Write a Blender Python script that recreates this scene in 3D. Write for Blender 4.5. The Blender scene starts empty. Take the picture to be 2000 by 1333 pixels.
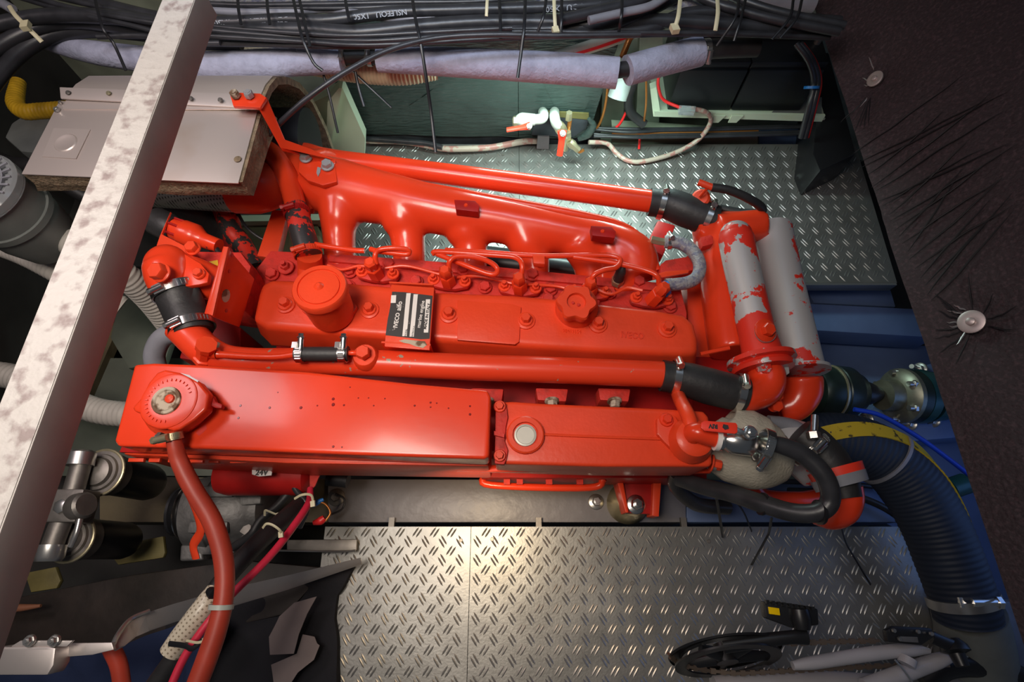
import bpy, bmesh, math, random
from mathutils import Vector, Matrix, noise
random.seed(7)
S = bpy.context.scene
COL = S.collection
V = Vector
# ------------------------------------------------------------------ camera
TH = math.radians(68.0); F = 1050.0; H = 1.2
sT, cT = math.sin(TH), math.cos(TH)
cd = bpy.data.cameras.new('camera'); cam = bpy.data.objects.new('camera', cd); COL.objects.link(cam)
cam.location = (0, 0, H); cam.rotation_euler = (math.pi/2 - TH, 0, 0)
cd.sensor_width = 36; cd.lens = F*36/2000; cd.clip_start = 0.02
S.camera = cam
# ------------------------------------------------------------------ world, light, exposure
W = bpy.data.worlds.new('world'); S.world = W; W.use_nodes = True
W.node_tree.nodes['Background'].inputs[0].default_value = (0.75, 0.85, 1.0, 1)
W.node_tree.nodes['Background'].inputs[1].default_value = 0.05
S.view_settings.view_transform = 'Standard'; S.view_settings.look = 'None'
S.view_settings.gamma = 1; S.view_settings.exposure = 0; S.view_settings.use_curve_mapping = False
def area(name, loc, target, size, sizey, power, color, spread=180):
    l = bpy.data.lights.new(name, 'AREA'); l.shape = 'RECTANGLE'; l.size = size; l.size_y = sizey
    l.energy = power; l.color = color; l.spread = math.radians(spread)
    o = bpy.data.objects.new(name, l); COL.objects.link(o); o.location = loc
    o.rotation_euler = (V(target)-V(loc)).to_track_quat('-Z', 'Y').to_euler()
    return o
area('hatch_daylight', (-0.42, 0.12, 1.75), (-0.28, 0.40, 0.3), 0.5, 0.4, 5.0, (1.0, 0.90, 0.80), 92)
area('cabin_lamp', (-0.95, 0.55, 1.35), (-0.5, 0.5, 0.4), 0.3, 0.3, 3.0, (1.0, 0.84, 0.86))
area('cable_fill', (-0.15, 0.66, 1.35), (-0.12, 1.0, 0.42), 0.7, 0.15, 1.2, (0.72, 0.84, 1.0), 70)  # added fill light, brightens the cables and foam sleeves along the back
area('stern_hatch', (0.35, 0.75, 1.9), (0.30, 0.55, 0.2), 0.6, 0.4, 0.9, (0.62, 0.78, 1.0))
area('engine_room_tube', (0.14, 0.93, 0.352), (0.12, 0.80, 0.0), 0.42, 0.04, 4.8, (0.72, 1.0, 0.93))
area('hand_lamp', (-0.07, 0.065, 0.40), (-0.04, 0.0, 0.0), 0.05, 0.05, 0.42, (1.0, 0.74, 0.42), 100)
area('stern_daylight', (1.05, 0.1, 0.35), (0.62, 0.25, 0.0), 0.3, 0.5, 0.42, (0.2, 0.4, 1.0))
# ------------------------------------------------------------------ pixel helpers (photo frame 2000x1333)
def ray(px, py):
    u = (px-1000)/F; v = (py-666.5)/F
    return V((u, cT - v*sT, -sT - v*cT))
def P(px, py, z):
    d = ray(px, py); t = (z-H)/d.z
    return V((d.x*t, d.y*t, z))
def PY(px, py, Y):
    d = ray(px, py); t = Y/d.y
    return V((d.x*t, Y, H + d.z*t))
def PN(px, py, p0, n):
    d = ray(px, py); o = V((0, 0, H)); t = (V(p0)-o).dot(V(n))/d.dot(V(n))
    return o + d*t
def RM(rpx, px, py, z):          # pixel radius -> metres at that point
    d = ray(px, py); return rpx*((z-H)/d.z)/F
# ------------------------------------------------------------------ materials
MATS = {}
def mat(name, col, metal=0.0, rough=0.5, var=0.0, vscale=20, bump=0.0, bscale=60, col2=None, mix=(0.45, 0.55), coat=0.0, detail=4,
        trans=0.0, emit=None, wave=None):
    m = bpy.data.materials.new(name); m.use_nodes = True; nt = m.node_tree; N = nt.nodes; L = nt.links
    b = N['Principled BSDF']; b.inputs['Roughness'].default_value = rough; b.inputs['Metallic'].default_value = metal
    c = tuple(col)+(1,); b.inputs['Base Color'].default_value = c
    if name.startswith('red'): b.inputs['Specular IOR Level'].default_value = 0.32
    if coat: b.inputs['Coat Weight'].default_value = coat; b.inputs['Coat Roughness'].default_value = 0.12
    if trans: b.inputs['Transmission Weight'].default_value = trans
    if emit: b.inputs['Emission Color'].default_value = tuple(emit)+(1,); b.inputs['Emission Strength'].default_value = 1
    tc = N.new('ShaderNodeTexCoord')
    if var or col2:
        n = N.new('ShaderNodeTexNoise'); n.inputs['Scale'].default_value = vscale; n.inputs['Detail'].default_value = detail
        L.new(tc.outputs['Object'], n.inputs['Vector'])
        r = N.new('ShaderNodeValToRGB'); L.new(n.outputs['Fac'], r.inputs['Fac'])
        if col2:
            r.color_ramp.elements[0].position = mix[0]; r.color_ramp.elements[1].position = mix[1]
            r.color_ramp.elements[0].color = c; r.color_ramp.elements[1].color = tuple(col2)+(1,)
        else:
            r.color_ramp.elements[0].position = 0.3; r.color_ramp.elements[1].position = 0.7
            r.color_ramp.elements[0].color = tuple(max(0, x*(1-var)) for x in col)+(1,)
            r.color_ramp.elements[1].color = tuple(min(1, x*(1+var)) for x in col)+(1,)
        L.new(r.outputs['Color'], b.inputs['Base Color'])
    if bump:
        n2 = N.new('ShaderNodeTexNoise'); n2.inputs['Scale'].default_value = bscale; n2.inputs['Detail'].default_value = 3
        L.new(tc.outputs['Object'], n2.inputs['Vector'])
        bp = N.new('ShaderNodeBump'); bp.inputs['Strength'].default_value = bump; bp.inputs['Distance'].default_value = 0.003
        L.new(n2.outputs['Fac'], bp.inputs['Height']); L.new(bp.outputs['Normal'], b.inputs['Normal'])
    MATS[name] = m
    return m
RED = (0.77, 0.058, 0.016)
mat('red_paint', RED, 0, 0.40, var=0.10, vscale=9, bump=0.10, bscale=130, coat=0.10)
mat('red_smooth', (0.76, 0.048, 0.013), 0, 0.27, var=0.08, vscale=8, bump=0.04, bscale=60, coat=0.25)
mat('red_dusty', (0.62, 0.036, 0.024), 0, 0.6, col2=(0.30, 0.03, 0.022), mix=(0.5, 0.78), vscale=45, bump=0.3, bscale=180)
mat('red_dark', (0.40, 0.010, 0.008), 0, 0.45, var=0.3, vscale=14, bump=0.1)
mat('red_chipped', (0.76, 0.052, 0.016), 0, 0.34, col2=(0.34, 0.27, 0.2), mix=(0.69, 0.70), vscale=52, coat=0.2, detail=3)
def worn(name, thr, sc, alu=(0.56, 0.54, 0.54), red=(0.70, 0.03, 0.014), grad=None):
    m = mat(name, red, 0, 0.42); nt = m.node_tree; N = nt.nodes; L = nt.links; b = N['Principled BSDF']
    tc = N.new('ShaderNodeTexCoord'); n = N.new('ShaderNodeTexNoise'); n.inputs['Scale'].default_value = sc
    n.inputs['Detail'].default_value = 9; n.inputs['Roughness'].default_value = 0.65
    L.new(tc.outputs['Object'], n.inputs['Vector'])
    fac = n.outputs['Fac']
    if grad:
        sp = N.new('ShaderNodeSeparateXYZ'); L.new(tc.outputs['Object'], sp.inputs[0])
        mr = N.new('ShaderNodeMapRange'); L.new(sp.outputs[grad[0]], mr.inputs[0])
        for k in range(4): mr.inputs[k+1].default_value = grad[1][k]
        ad = N.new('ShaderNodeMath'); L.new(fac, ad.inputs[0]); L.new(mr.outputs[0], ad.inputs[1]); fac = ad.outputs[0]
    r = N.new('ShaderNodeValToRGB'); r.color_ramp.elements[0].position = thr; r.color_ramp.elements[1].position = thr+0.012
    r.color_ramp.elements[0].color = alu+(1,); r.color_ramp.elements[1].color = red+(1,)
    L.new(fac, r.inputs['Fac']); L.new(r.outputs['Color'], b.inputs['Base Color'])
    r2 = N.new('ShaderNodeValToRGB'); r2.color_ramp.elements[0].position = thr; r2.color_ramp.elements[1].position = thr+0.012
    r2.color_ramp.elements[0].color = (.35,)*3+(1,); r2.color_ramp.elements[1].color = (0, 0, 0, 1)
    L.new(fac, r2.inputs['Fac']); L.new(r2.outputs['Color'], b.inputs['Metallic'])
    return m
worn('worn_red_alu', 0.55, 13); worn('slim_alu', 0.54, 17, grad=('Y', (.03, .055, .25, 0))); worn('mostly_alu', 0.575, 16)
worn('worn_rubber', 0.50, 22, (0.05, 0.045, 0.045), (0.66, 0.03, 0.015))
mat('aluminium', (0.66, 0.60, 0.57), 0.75, 0.42, var=0.12, vscale=6, bump=0.04, bscale=40)
mat('shield_plate', (0.66, 0.57, 0.53), 0.6, 0.42, col2=(0.50, 0.34, 0.23), mix=(0.55, 0.85), vscale=5, bump=0.03, bscale=40)
mat('beam_top', (0.48, 0.455, 0.43), 0.2, 0.55, col2=(0.27, 0.22, 0.21), mix=(0.50, 0.66), vscale=60, detail=14, bump=0.35, bscale=120)
mat('beam_side', (0.36, 0.33, 0.31), 0.1, 0.55, var=0.15, vscale=14, bump=0.05)
mat('tread_plate', (0.27, 0.265, 0.25), 0.65, 0.42, var=0.18, vscale=12, bump=0.10, bscale=200)
mat('tread_bar', (0.46, 0.45, 0.43), 0.85, 0.38)
mat('steel', (0.55, 0.54, 0.52), 0.9, 0.3)
mat('dull_steel', (0.24, 0.22, 0.20), 0.8, 0.5, var=0.3, bump=0.2)
mat('chrome', (0.75, 0.73, 0.70), 1.0, 0.22)
mat('cast_alu', (0.15, 0.145, 0.14), 0.6, 0.55, var=0.3, vscale=25, bump=0.3, bscale=120)
mat('black_rubber', (0.022, 0.021, 0.022), 0, 0.5, var=0.3, bump=0.15, bscale=150)
mat('cable_black', (0.030, 0.030, 0.034), 0, 0.36, var=0.3, vscale=30, bump=0.1)
mat('cable_grey', (0.23, 0.23, 0.26), 0, 0.45, var=0.2)
mat('tie_black', (0.012, 0.012, 0.014), 0, 0.35)
mat('tie_cream', (0.62, 0.56, 0.36), 0, 0.45, var=0.1)
mat('foam_grey', (0.36, 0.37, 0.48), 0, 0.85, var=0.12, vscale=60, bump=0.7, bscale=170)
mat('tan_ribbed', (0.55, 0.46, 0.30), 0, 0.55, var=0.1)
mat('white_ribbed', (0.52, 0.48, 0.43), 0, 0.6, var=0.15)
mat('tank_foil', (0.045, 0.065, 0.058), 0, 0.28, var=0.3, vscale=8, bump=0.6, bscale=1.0)
for n_ in MATS['tank_foil'].node_tree.nodes:
    if n_.type == 'TEX_NOISE' and n_.inputs['Scale'].default_value == 1.0:
        nt_ = MATS['tank_foil'].node_tree; mp_ = nt_.nodes.new('ShaderNodeMapping'); mp_.inputs['Scale'].default_value = (28, 28, 130)
        nt_.links.new([q for q in nt_.nodes if q.type == 'TEX_COORD'][0].outputs['Object'], mp_.inputs['Vector']); nt_.links.new(mp_.outputs['Vector'], n_.inputs['Vector'])
    if n_.type == 'BUMP': n_.inputs['Distance'].default_value = 0.006
mat('tank_cut', (0.05, 0.055, 0.065), 0, 0.85, var=0.2, bump=0.4)
mat('cream_paint', (0.60, 0.67, 0.50), 0, 0.5, var=0.08, vscale=5)
mat('hull_pale', (0.30, 0.33, 0.24), 0, 0.6, var=0.35, vscale=7)
mat('hull_dark', (0.030, 0.028, 0.026), 0, 0.8, var=0.5, vscale=5, bump=0.2)
mat('hull_olive', (0.11, 0.085, 0.045), 0, 0.6, var=0.4, vscale=8, bump=0.2)
mat('hull_greygreen', (0.10, 0.11, 0.085), 0, 0.6, var=0.3, vscale=7)
mat('bed_grey', (0.20, 0.19, 0.205), 0, 0.42, var=0.15, vscale=7, bump=0.45, bscale=45)
mat('blue_lit_paint', (0.10, 0.15, 0.29), 0, 0.5, var=0.2, vscale=6, bump=0.15)  # grey-blue paint, with the bluish light at the right put into its colour
mat('panel_foam', (0.034, 0.019, 0.023), 0, 0.7, col2=(0.080, 0.044, 0.052), mix=(0.5, 0.75), vscale=170, bump=0.8, bscale=140)
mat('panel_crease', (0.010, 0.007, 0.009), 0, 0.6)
mat('foil_tear', (0.55, 0.5, 0.5), 0.8, 0.3)
mat('washer_pink', (0.60, 0.50, 0.48), 0.6, 0.4, var=0.2)
mat('battery_black', (0.012, 0.013, 0.015), 0, 0.4, bump=0.05)
mat('battery_label', (0.05, 0.06, 0.03), 0, 0.5, col2=(0.25, 0.2, 0.07), mix=(0.55, 0.75), vscale=60)
mat('hose_blue', (0.010, 0.017, 0.036), 0, 0.6, var=0.2)
mat('hose_yellow', (0.55, 0.38, 0.015), 0, 0.6, col2=(0.06, 0.045, 0.01), mix=(0.58, 0.66), vscale=70)
mat('yellow_hose', (0.62, 0.36, 0.015), 0, 0.5, var=0.2, vscale=40)
mat('hub_metal', (0.26, 0.26, 0.20), 0.7, 0.4, var=0.3, vscale=30)
mat('teal_metal', (0.015, 0.075, 0.075), 0.2, 0.35, var=0.3)
mat('dark_green', (0.018, 0.03, 0.026), 0.3, 0.35, var=0.4)
mat('brass', (0.48, 0.42, 0.27), 0.7, 0.38, var=0.2)
mat('copper', (0.52, 0.20, 0.05), 0.7, 0.35)
mat('white_plastic', (0.48, 0.50, 0.44), 0, 0.4)
mat('grey_plastic', (0.17, 0.18, 0.17), 0, 0.45, var=0.15)
mat('clear_lid', (0.75, 0.78, 0.8), 0, 0.12, trans=0.75)
mat('pink_hose', (0.42, 0.20, 0.17), 0, 0.4, col2=(0.46, 0.38, 0.31), mix=(0.45, 0.5), vscale=50)
mat('wire_red', (0.75, 0.02, 0.02), 0, 0.4)
mat('lever_red', (0.85, 0.045, 0.02), 0, 0.4)
mat('pink_cable', (0.72, 0.03, 0.07), 0, 0.42)
mat('rubber_red', (0.46, 0.05, 0.025), 0, 0.45, var=0.1, vscale=30, bump=0.05)
mat('blue_tube', (0.01, 0.05, 0.5), 0, 0.35)
mat('blue_plastic', (0.02, 0.2, 0.6), 0, 0.4)
mat('braid_hose', (0.30, 0.29, 0.30), 0.1, 0.5, col2=(0.17, 0.17, 0.24), mix=(0.45, 0.6), vscale=130, bump=0.6, bscale=300)
mat('lagging', (0.44, 0.40, 0.32), 0, 0.8, var=0.12, vscale=20, bump=0.5, bscale=240)
mat('felt', (0.22, 0.16, 0.10), 0, 0.95, var=0.4, vscale=70, bump=1.0, bscale=230)
mat('mesh_metal', (0.32, 0.32, 0.33), 0.8, 0.4)
mat('label_black', (0.035, 0.03, 0.03), 0, 0.5, col2=(0.3, 0.26, 0.24), mix=(0.66, 0.70), vscale=90)
mat('label_white', (0.80, 0.74, 0.70), 0, 0.6, var=0.05)
mat('print_grey', (0.40, 0.42, 0.46), 0, 0.6)
mat('plug_grey', (0.50, 0.47, 0.40), 0.3, 0.5, var=0.1)
mat('rust', (0.16, 0.09, 0.05), 0.3, 0.7, col2=(0.50, 0.42, 0.32), mix=(0.45, 0.55), vscale=60)
mat('dark_cloth', (0.010, 0.010, 0.014), 0, 0.9, bump=0.4)
mat('navy_cloth', (0.008, 0.018, 0.06), 0, 0.9, bump=0.4)
mat('dark_board', (0.022, 0.015, 0.012), 0, 0.6, var=0.4, bump=0.2)
mat('olive_board', (0.17, 0.14, 0.045), 0, 0.6, var=0.3, vscale=15, bump=0.3)
mat('paper', (0.20, 0.16, 0.15), 0, 0.8, var=0.1)
mat('bike_white', (0.42, 0.40, 0.42), 0, 0.3, var=0.05)
mat('bike_black', (0.015, 0.015, 0.017), 0.1, 0.35)
mat('chain_metal', (0.28, 0.21, 0.16), 0.8, 0.45)
mat('reflector', (0.95, 0.62, 0.0), 0, 0.25, emit=None)
mat('handle_orange', (0.26, 0.10, 0.05), 0, 0.6)
mat('drip', (0.22, 0.008, 0.008), 0, 0.2)
mat('weld_grey', (0.42, 0.40, 0.40), 0.5, 0.45)
# diamond pattern on the two woven/perforated sheets
def pattern(name, c1, c2, sc):
    m = MATS[name]; nt = m.node_tree; N = nt.nodes; L = nt.links; b = N['Principled BSDF']
    tc = N.new('ShaderNodeTexCoord'); mp = N.new('ShaderNodeMapping'); mp.inputs['Rotation'].default_value = (0, 0, 0.785)
    ch = N.new('ShaderNodeTexBrick'); ch.offset = 0
    ch.inputs['Scale'].default_value = sc; ch.inputs['Mortar Size'].default_value = 0.16; ch.inputs['Row Height'].default_value = 0.5
    ch.inputs['Color1'].default_value = c1+(1,); ch.inputs['Color2'].default_value = c1+(1,); ch.inputs['Mortar'].default_value = c2+(1,)
    L.new(tc.outputs['Object'], mp.inputs['Vector']); L.new(mp.outputs['Vector'], ch.inputs['Vector'])
    L.new(ch.outputs['Color'], b.inputs['Base Color'])
pattern('mesh_metal', (0.03, 0.03, 0.035), (0.5, 0.5, 0.5), 110)
mat('braid_clear', (0.5, 0.42, 0.3), 0, 0.3)
pattern('braid_clear', (0.30, 0.24, 0.16), (0.70, 0.62, 0.48), 85)
# ------------------------------------------------------------------ object helpers
def root_loc(p):
    while p is not None and p.parent is not None: p = p.parent
    return V(p.location) if p is not None else V((0, 0, 0))
def thing(name, label, cat, loc, group=None):
    o = bpy.data.objects.new(name, None); COL.objects.link(o); o.location = loc; o.empty_display_size = 0.02
    o['label'] = label; o['category'] = cat
    if group: o['group'] = group
    return o
class MB:
    def __init__(s): s.bm = bmesh.new()
    def tube(s, pts, r, seg=16, n=6, caps=True, closed=False, ribs=None, flat=1.0, up=None):
        """pts: list of Vector; r: radius or list"""
        pts = [V(p) for p in pts]; m = len(pts)
        rr = r if isinstance(r, (list, tuple)) else [r]*m
        P_, R_ = [], []
        if m == 2 or n <= 1:
            if n <= 1: P_, R_ = pts, list(rr)
            else:
                for k in range(n+1): P_.append(pts[0].lerp(pts[1], k/n)); R_.append(rr[0]+(rr[1]-rr[0])*k/n)
        else:
            rng = range(m) if closed else range(m-1)
            for i in rng:
                if closed: a, b, c, d = pts[i-1], pts[i], pts[(i+1) % m], pts[(i+2) % m]; r1, r2 = rr[i], rr[(i+1) % m]
                else:
                    b, c = pts[i], pts[i+1]; a = pts[i-1] if i else b*2-c; d = pts[i+2] if i+2 < m else c*2-b; r1, r2 = rr[i], rr[i+1]
                for k in range(n):
                    t = k/n
                    P_.append(0.5*((2*b)+(c-a)*t+(2*a-5*b+4*c-d)*t*t+(3*b-a-3*c+d)*t**3)); R_.append(r1+(r2-r1)*t)
            if not closed: P_.append(pts[-1]); R_.append(rr[-1])
        if ribs:
            # resample evenly and modulate the radius
            pitch, amp = ribs; Q, RR = [P_[0]], [R_[0]]; 
            L_ = [0]
            for i in range(1, len(P_)): L_.append(L_[-1]+(P_[i]-P_[i-1]).length)
            tot = L_[-1]; step = pitch/4; kk = int(tot/step); P2, R2 = [], []; j = 0
            for q in range(kk+1):
                dd = q*step
                while j < len(L_)-2 and L_[j+1] < dd: j += 1
                t = (dd-L_[j])/max(1e-9, L_[j+1]-L_[j]); P2.append(P_[j].lerp(P_[j+1], t))
                R2.append((R_[j]+(R_[j+1]-R_[j])*t)*(1+amp*(1 if q % 4 in (0, 1) else -1)*0.5))
            P_, R_ = P2, R2
        K = len(P_); rings = []
        T0 = (P_[1]-P_[0]).normalized(); ref = V((0, 0, 1)) if abs(T0.z) < 0.9 else V((0, 1, 0))
        if up: ref = V(up)
        nrm = (ref - T0*ref.dot(T0)).normalized(); prev = T0
        for i in range(K):
            if closed: T = (P_[(i+1) % K]-P_[i-1]).normalized()
            else: T = (P_[min(i+1, K-1)]-P_[max(i-1, 0)]).normalized()
            if T.length < 0.5: T = prev
            q = prev.rotation_difference(T); nrm = (q @ nrm); nrm = (nrm-T*nrm.dot(T)).normalized(); prev = T
            bn = T.cross(nrm)
            rings.append([s.bm.verts.new(P_[i] + (bn*math.cos(2*math.pi*a/seg)*R_[i] + nrm*math.sin(2*math.pi*a/seg)*R_[i]*flat)) for a in range(seg)])
        for i in range(K if closed else K-1):
            A, B = rings[i], rings[(i+1) % K]
            for a in range(seg):
                s.bm.faces.new((A[a], A[(a+1) % seg], B[(a+1) % seg], B[a]))
        if caps and not closed:
            s.bm.faces.new(list(reversed(rings[0]))); s.bm.faces.new(rings[-1])
        return s
    def lathe(s, p, axis, prof, seg=24, caps=True, rot=0.0):
        p = V(p); ax = V(axis).normalized(); ref = V((0, 0, 1)) if abs(ax.z) < 0.9 else V((0, 1, 0))
        n1 = (ref-ax*ref.dot(ax)).normalized(); n2 = ax.cross(n1); rings = []
        for d, r in prof:
            rings.append([s.bm.verts.new(p+ax*d+(n1*math.cos(rot+2*math.pi*a/seg)+n2*math.sin(rot+2*math.pi*a/seg))*max(r, 1e-5)) for a in range(seg)])
        for A, B in zip(rings, rings[1:]):
            for a in range(seg): s.bm.faces.new((A[a], A[(a+1) % seg], B[(a+1) % seg], B[a]))
        if caps: s.bm.faces.new(list(reversed(rings[0]))); s.bm.faces.new(rings[-1])
        return s
    def cyl(s, p0, p1, r, seg=20, r2=None):
        p0, p1 = V(p0), V(p1); return s.lathe(p0, p1-p0, [(0, r), ((p1-p0).length, r if r2 is None else r2)], seg)
    def prism(s, top, dz=None, bottom=None):
        """top: list of Vectors; extruded by vector/scalar dz (down)"""
        top = [V(p) for p in top]
        if bottom is None:
            d = V((0, 0, -dz)) if not isinstance(dz, Vector) else dz
            bottom = [p+d for p in top]
        a = [s.bm.verts.new(p) for p in top]; b = [s.bm.verts.new(p) for p in bottom]; n = len(a)
        s.bm.faces.new(a); s.bm.faces.new(list(reversed(b)))
        for i in range(n): s.bm.faces.new((a[i], b[i], b[(i+1) % n], a[(i+1) % n]))
        return s
    def box(s, c, size, rz=0.0, M=None):
        c = V(c); x, y, z = [q/2 for q in size]; R = M if M is not None else Matrix.Rotation(rz, 3, 'Z')
        vs = [s.bm.verts.new(c + R @ V((i*x, j*y, k*z))) for i in (-1, 1) for j in (-1, 1) for k in (-1, 1)]
        for f in ((0, 1, 3, 2), (4, 6, 7, 5), (0, 4, 5, 1), (2, 3, 7, 6), (0, 2, 6, 4), (1, 5, 7, 3)): s.bm.faces.new([vs[i] for i in f])
        return s
    def ball(s, c, r, seg=20, sc=(1, 1, 1)):
        M = Matrix.Translation(V(c)) @ Matrix.Diagonal((sc[0]*r, sc[1]*r, sc[2]*r, 1))
        bmesh.ops.create_uvsphere(s.bm, u_segments=seg, v_segments=seg//2+2, radius=1, matrix=M); return s
    def bevel(s, w, seg=2, ang=35):
        bmesh.ops.recalc_face_normals(s.bm, faces=s.bm.faces[:])
        es = [e for e in s.bm.edges if len(e.link_faces) == 2 and e.calc_face_angle(0) > math.radians(ang)]
        if es: bmesh.ops.bevel(s.bm, geom=es, offset=w, segments=seg, profile=0.6, affect='EDGES', clamp_overlap=True)
        return s
def put(name, mb, m, parent=None, label=None, cat=None, group=None, kind=None, smooth=40, recalc=True):
    bm = mb.bm
    if recalc: bmesh.ops.recalc_face_normals(bm, faces=bm.faces[:])
    if parent is None:
        xs = [v.co for v in bm.verts]
        lo = V((min(v.x for v in xs), min(v.y for v in xs), min(v.z for v in xs))); hi = V((max(v.x for v in xs), max(v.y for v in xs), max(v.z for v in xs)))
        off = V(((lo.x+hi.x)/2, (lo.y+hi.y)/2, lo.z))
    else: off = root_loc(parent)
    bmesh.ops.translate(bm, verts=bm.verts[:], vec=-off)
    me = bpy.data.meshes.new(name); bm.to_mesh(me); bm.free()
    for p in me.polygons: p.use_smooth = True
    me.set_sharp_from_angle(angle=math.radians(smooth))
    me.materials.append(MATS[m]); o = bpy.data.objects.new(name, me); COL.objects.link(o)
    if parent is None: o.location = off
    else: o.parent = parent
    if label: o['label'] = label
    if cat: o['category'] = cat
    if group: o['group'] = group
    if kind: o['kind'] = kind
    return o
def blend(name, mb, m, parent, voxel, iters, label=None):
    """voxel-union of overlapping tubes with smoothed fillets"""
    o = put(name, mb, m, parent, label)
    md = o.modifiers.new('r', 'REMESH'); md.mode = 'VOXEL'; md.voxel_size = voxel
    ms = o.modifiers.new('s', 'SMOOTH'); ms.iterations = iters; ms.factor = 0.5
    dg = bpy.context.evaluated_depsgraph_get(); dg.update()
    me = bpy.data.meshes.new_from_object(o.evaluated_get(dg)); o.modifiers.clear(); old = o.data; o.data = me
    for p in me.polygons: p.use_smooth = True
    if not me.materials: me.materials.append(MATS[m])
    return o
def path(pts): return [P(*p[:3]) for p in pts]
def prad(pts, k=None): return [RM(p[3] if k is None else k, *p[:3]) for p in pts]
def T(name, pts, m, parent=None, r=None, seg=14, n=6, **kw):
    """tube along pixel path [(px,py,z,(rpx))]"""
    mbk = {k: kw.pop(k) for k in ('ribs', 'flat', 'closed', 'up') if k in kw}
    return put(name, MB().tube(path(pts), prad(pts, r), seg=seg, n=n, **mbk), m, parent, **kw)
def outline(pts, z): return [P(a[0], a[1], a[2] if len(a) > 2 else z) for a in pts]
def slab(name, pts, z, dz, m, parent=None, bev=0.0, bseg=2, **kw):
    mb = MB().prism(outline(pts, z), dz)
    if bev: mb.bevel(bev, bseg)
    return put(name, mb, m, parent, **kw)
def crumple(poly, z, depth, cuts, amp, scale=9):
    mb = MB(); bm = mb.bm; vs = [bm.verts.new(p) for p in outline(poly, z)]; f = bm.faces.new(vs)
    bmesh.ops.triangulate(bm, faces=[f])
    for _ in range(cuts): bmesh.ops.subdivide_edges(bm, edges=bm.edges[:], cuts=1, use_grid_fill=True)
    for v in bm.verts:
        v.co.z += amp*(noise.noise(v.co*scale)+0.5*noise.noise(v.co*scale*2.7)); v.co.x += amp*.4*noise.noise(v.co*scale*1.9+V((5, 1, 2)))
    r = bmesh.ops.extrude_face_region(bm, geom=bm.faces[:])
    for v in [g for g in r['geom'] if isinstance(g, bmesh.types.BMVert)]: v.co.z -= depth
    return mb
UP = V((0, 0, 1))
def clamp(parent, p, axis, r, w=0.011, side=None, m='chrome', name='hose_clamp', scr=0.0048):
    """worm-drive hose clamp: band, raised housing, screw"""
    p = V(p); ax = V(axis).normalized(); sd = V(side) if side is not None else V((0, 0, H))-p
    sd = (sd-ax*sd.dot(ax)).normalized(); tg = ax.cross(sd).normalized(); mb = MB()
    mb.lathe(p-ax*w/2, ax, [(0, r), (0, r*1.03+.0012), (w, r*1.03+.0012), (w, r)], 32, caps=False)
    for k in range(7):      # slots stamped into the band
        a = -0.9+k*0.16; q = p+(sd*math.cos(a-.4)+tg*math.sin(a-.4))*(r*1.03+.0016)
        d2 = (sd*math.cos(a-.4)+tg*math.sin(a-.4)); t2 = ax.cross(d2)
        M = Matrix((t2, ax, d2)).transposed(); mb.box(q, (0.0018, w*.62, 0.0012), M=M)
    c = p+sd*(r*1.03+scr*0.9)+tg*0.004; M = Matrix((tg, ax, sd)).transposed()
    mb.box(c-sd*scr*.5, (0.018, w*1.1, scr*.9), M=M)
    mb.cyl(c-tg*0.009, c+tg*0.011, scr, 12); mb.lathe(c+tg*0.011, tg, [(0, scr*1.15), (0.005, scr*1.15)], 6)
    return put(name, mb, m, parent)
def bolt(parent, p, r=0.008, h=0.006, axis=UP, washer=1.7, m='red_paint', name='bolt', stud=0, label=None):
    """hex head on a washer"""
    p = V(p); ax = V(axis).normalized(); mb = MB()
    if washer: mb.lathe(p, ax, [(0, r*washer), (0.0022, r*washer), (0.0035, r*washer*.9)], 22)
    mb.lathe(p+ax*0.002, ax, [(0, r), (h*.85, r), (h, r*.88)], 6, rot=random.random())
    if stud: mb.lathe(p+ax*h, ax, [(0, r*.5), (stud, r*.5)], 10)
    return put(name, mb, m, parent, label=label)
def bpx(parent, px, py, z, rpx=9, hpx=8, **kw):
    return bolt(parent, P(px, py, z), RM(rpx, px, py, z), RM(hpx, px, py, z), **kw)
def tie(pts, mm, label, w=2.6, head=None, group=None):
    """cable tie: flat strap with a square lock"""
    mb = MB().tube(path(pts), prad(pts, w), seg=6, n=4, flat=0.45)
    if head is not None:
        a = pts[head]; r = RM(w*2.1, *a[:3]); mb.box(P(*a[:3])+V((0, 0, .002)), (r*1.7, r*2.2, r*1.2), rz=0.2)
    return put('cable_tie', mb, mm, None, label=label, cat='cable tie', group=group)
def text_mesh(name, s, p, xdir, ydir, size, m, parent, depth=0.0004, bold=0.0, fit=None):
    cu = bpy.data.curves.new(name, 'FONT'); cu.body = s; cu.size = size; cu.extrude = depth; cu.offset = bold; cu.align_x = 'CENTER'; cu.align_y = 'CENTER'
    cu.resolution_u = 2
    o = bpy.data.objects.new('tmp_text', cu); COL.objects.link(o)
    dg = bpy.context.evaluated_depsgraph_get(); dg.update()
    me = bpy.data.meshes.new_from_object(o.evaluated_get(dg)); bpy.data.objects.remove(o)
    X = V(xdir).normalized(); Y = V(ydir); Y = (Y-X*Y.dot(X)).normalized(); Z = X.cross(Y)
    w = max(v.co.x for v in me.vertices)-min(v.co.x for v in me.vertices); k = fit/w if fit else 1
    off = root_loc(parent)
    for v in me.vertices: v.co = V(p)+X*v.co.x*k+Y*v.co.y+Z*v.co.z-off
    me.name = name; me.materials.clear(); me.materials.append(MATS[m])
    t = bpy.data.objects.new(name, me); COL.objects.link(t); t.parent = parent
    return t
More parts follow.
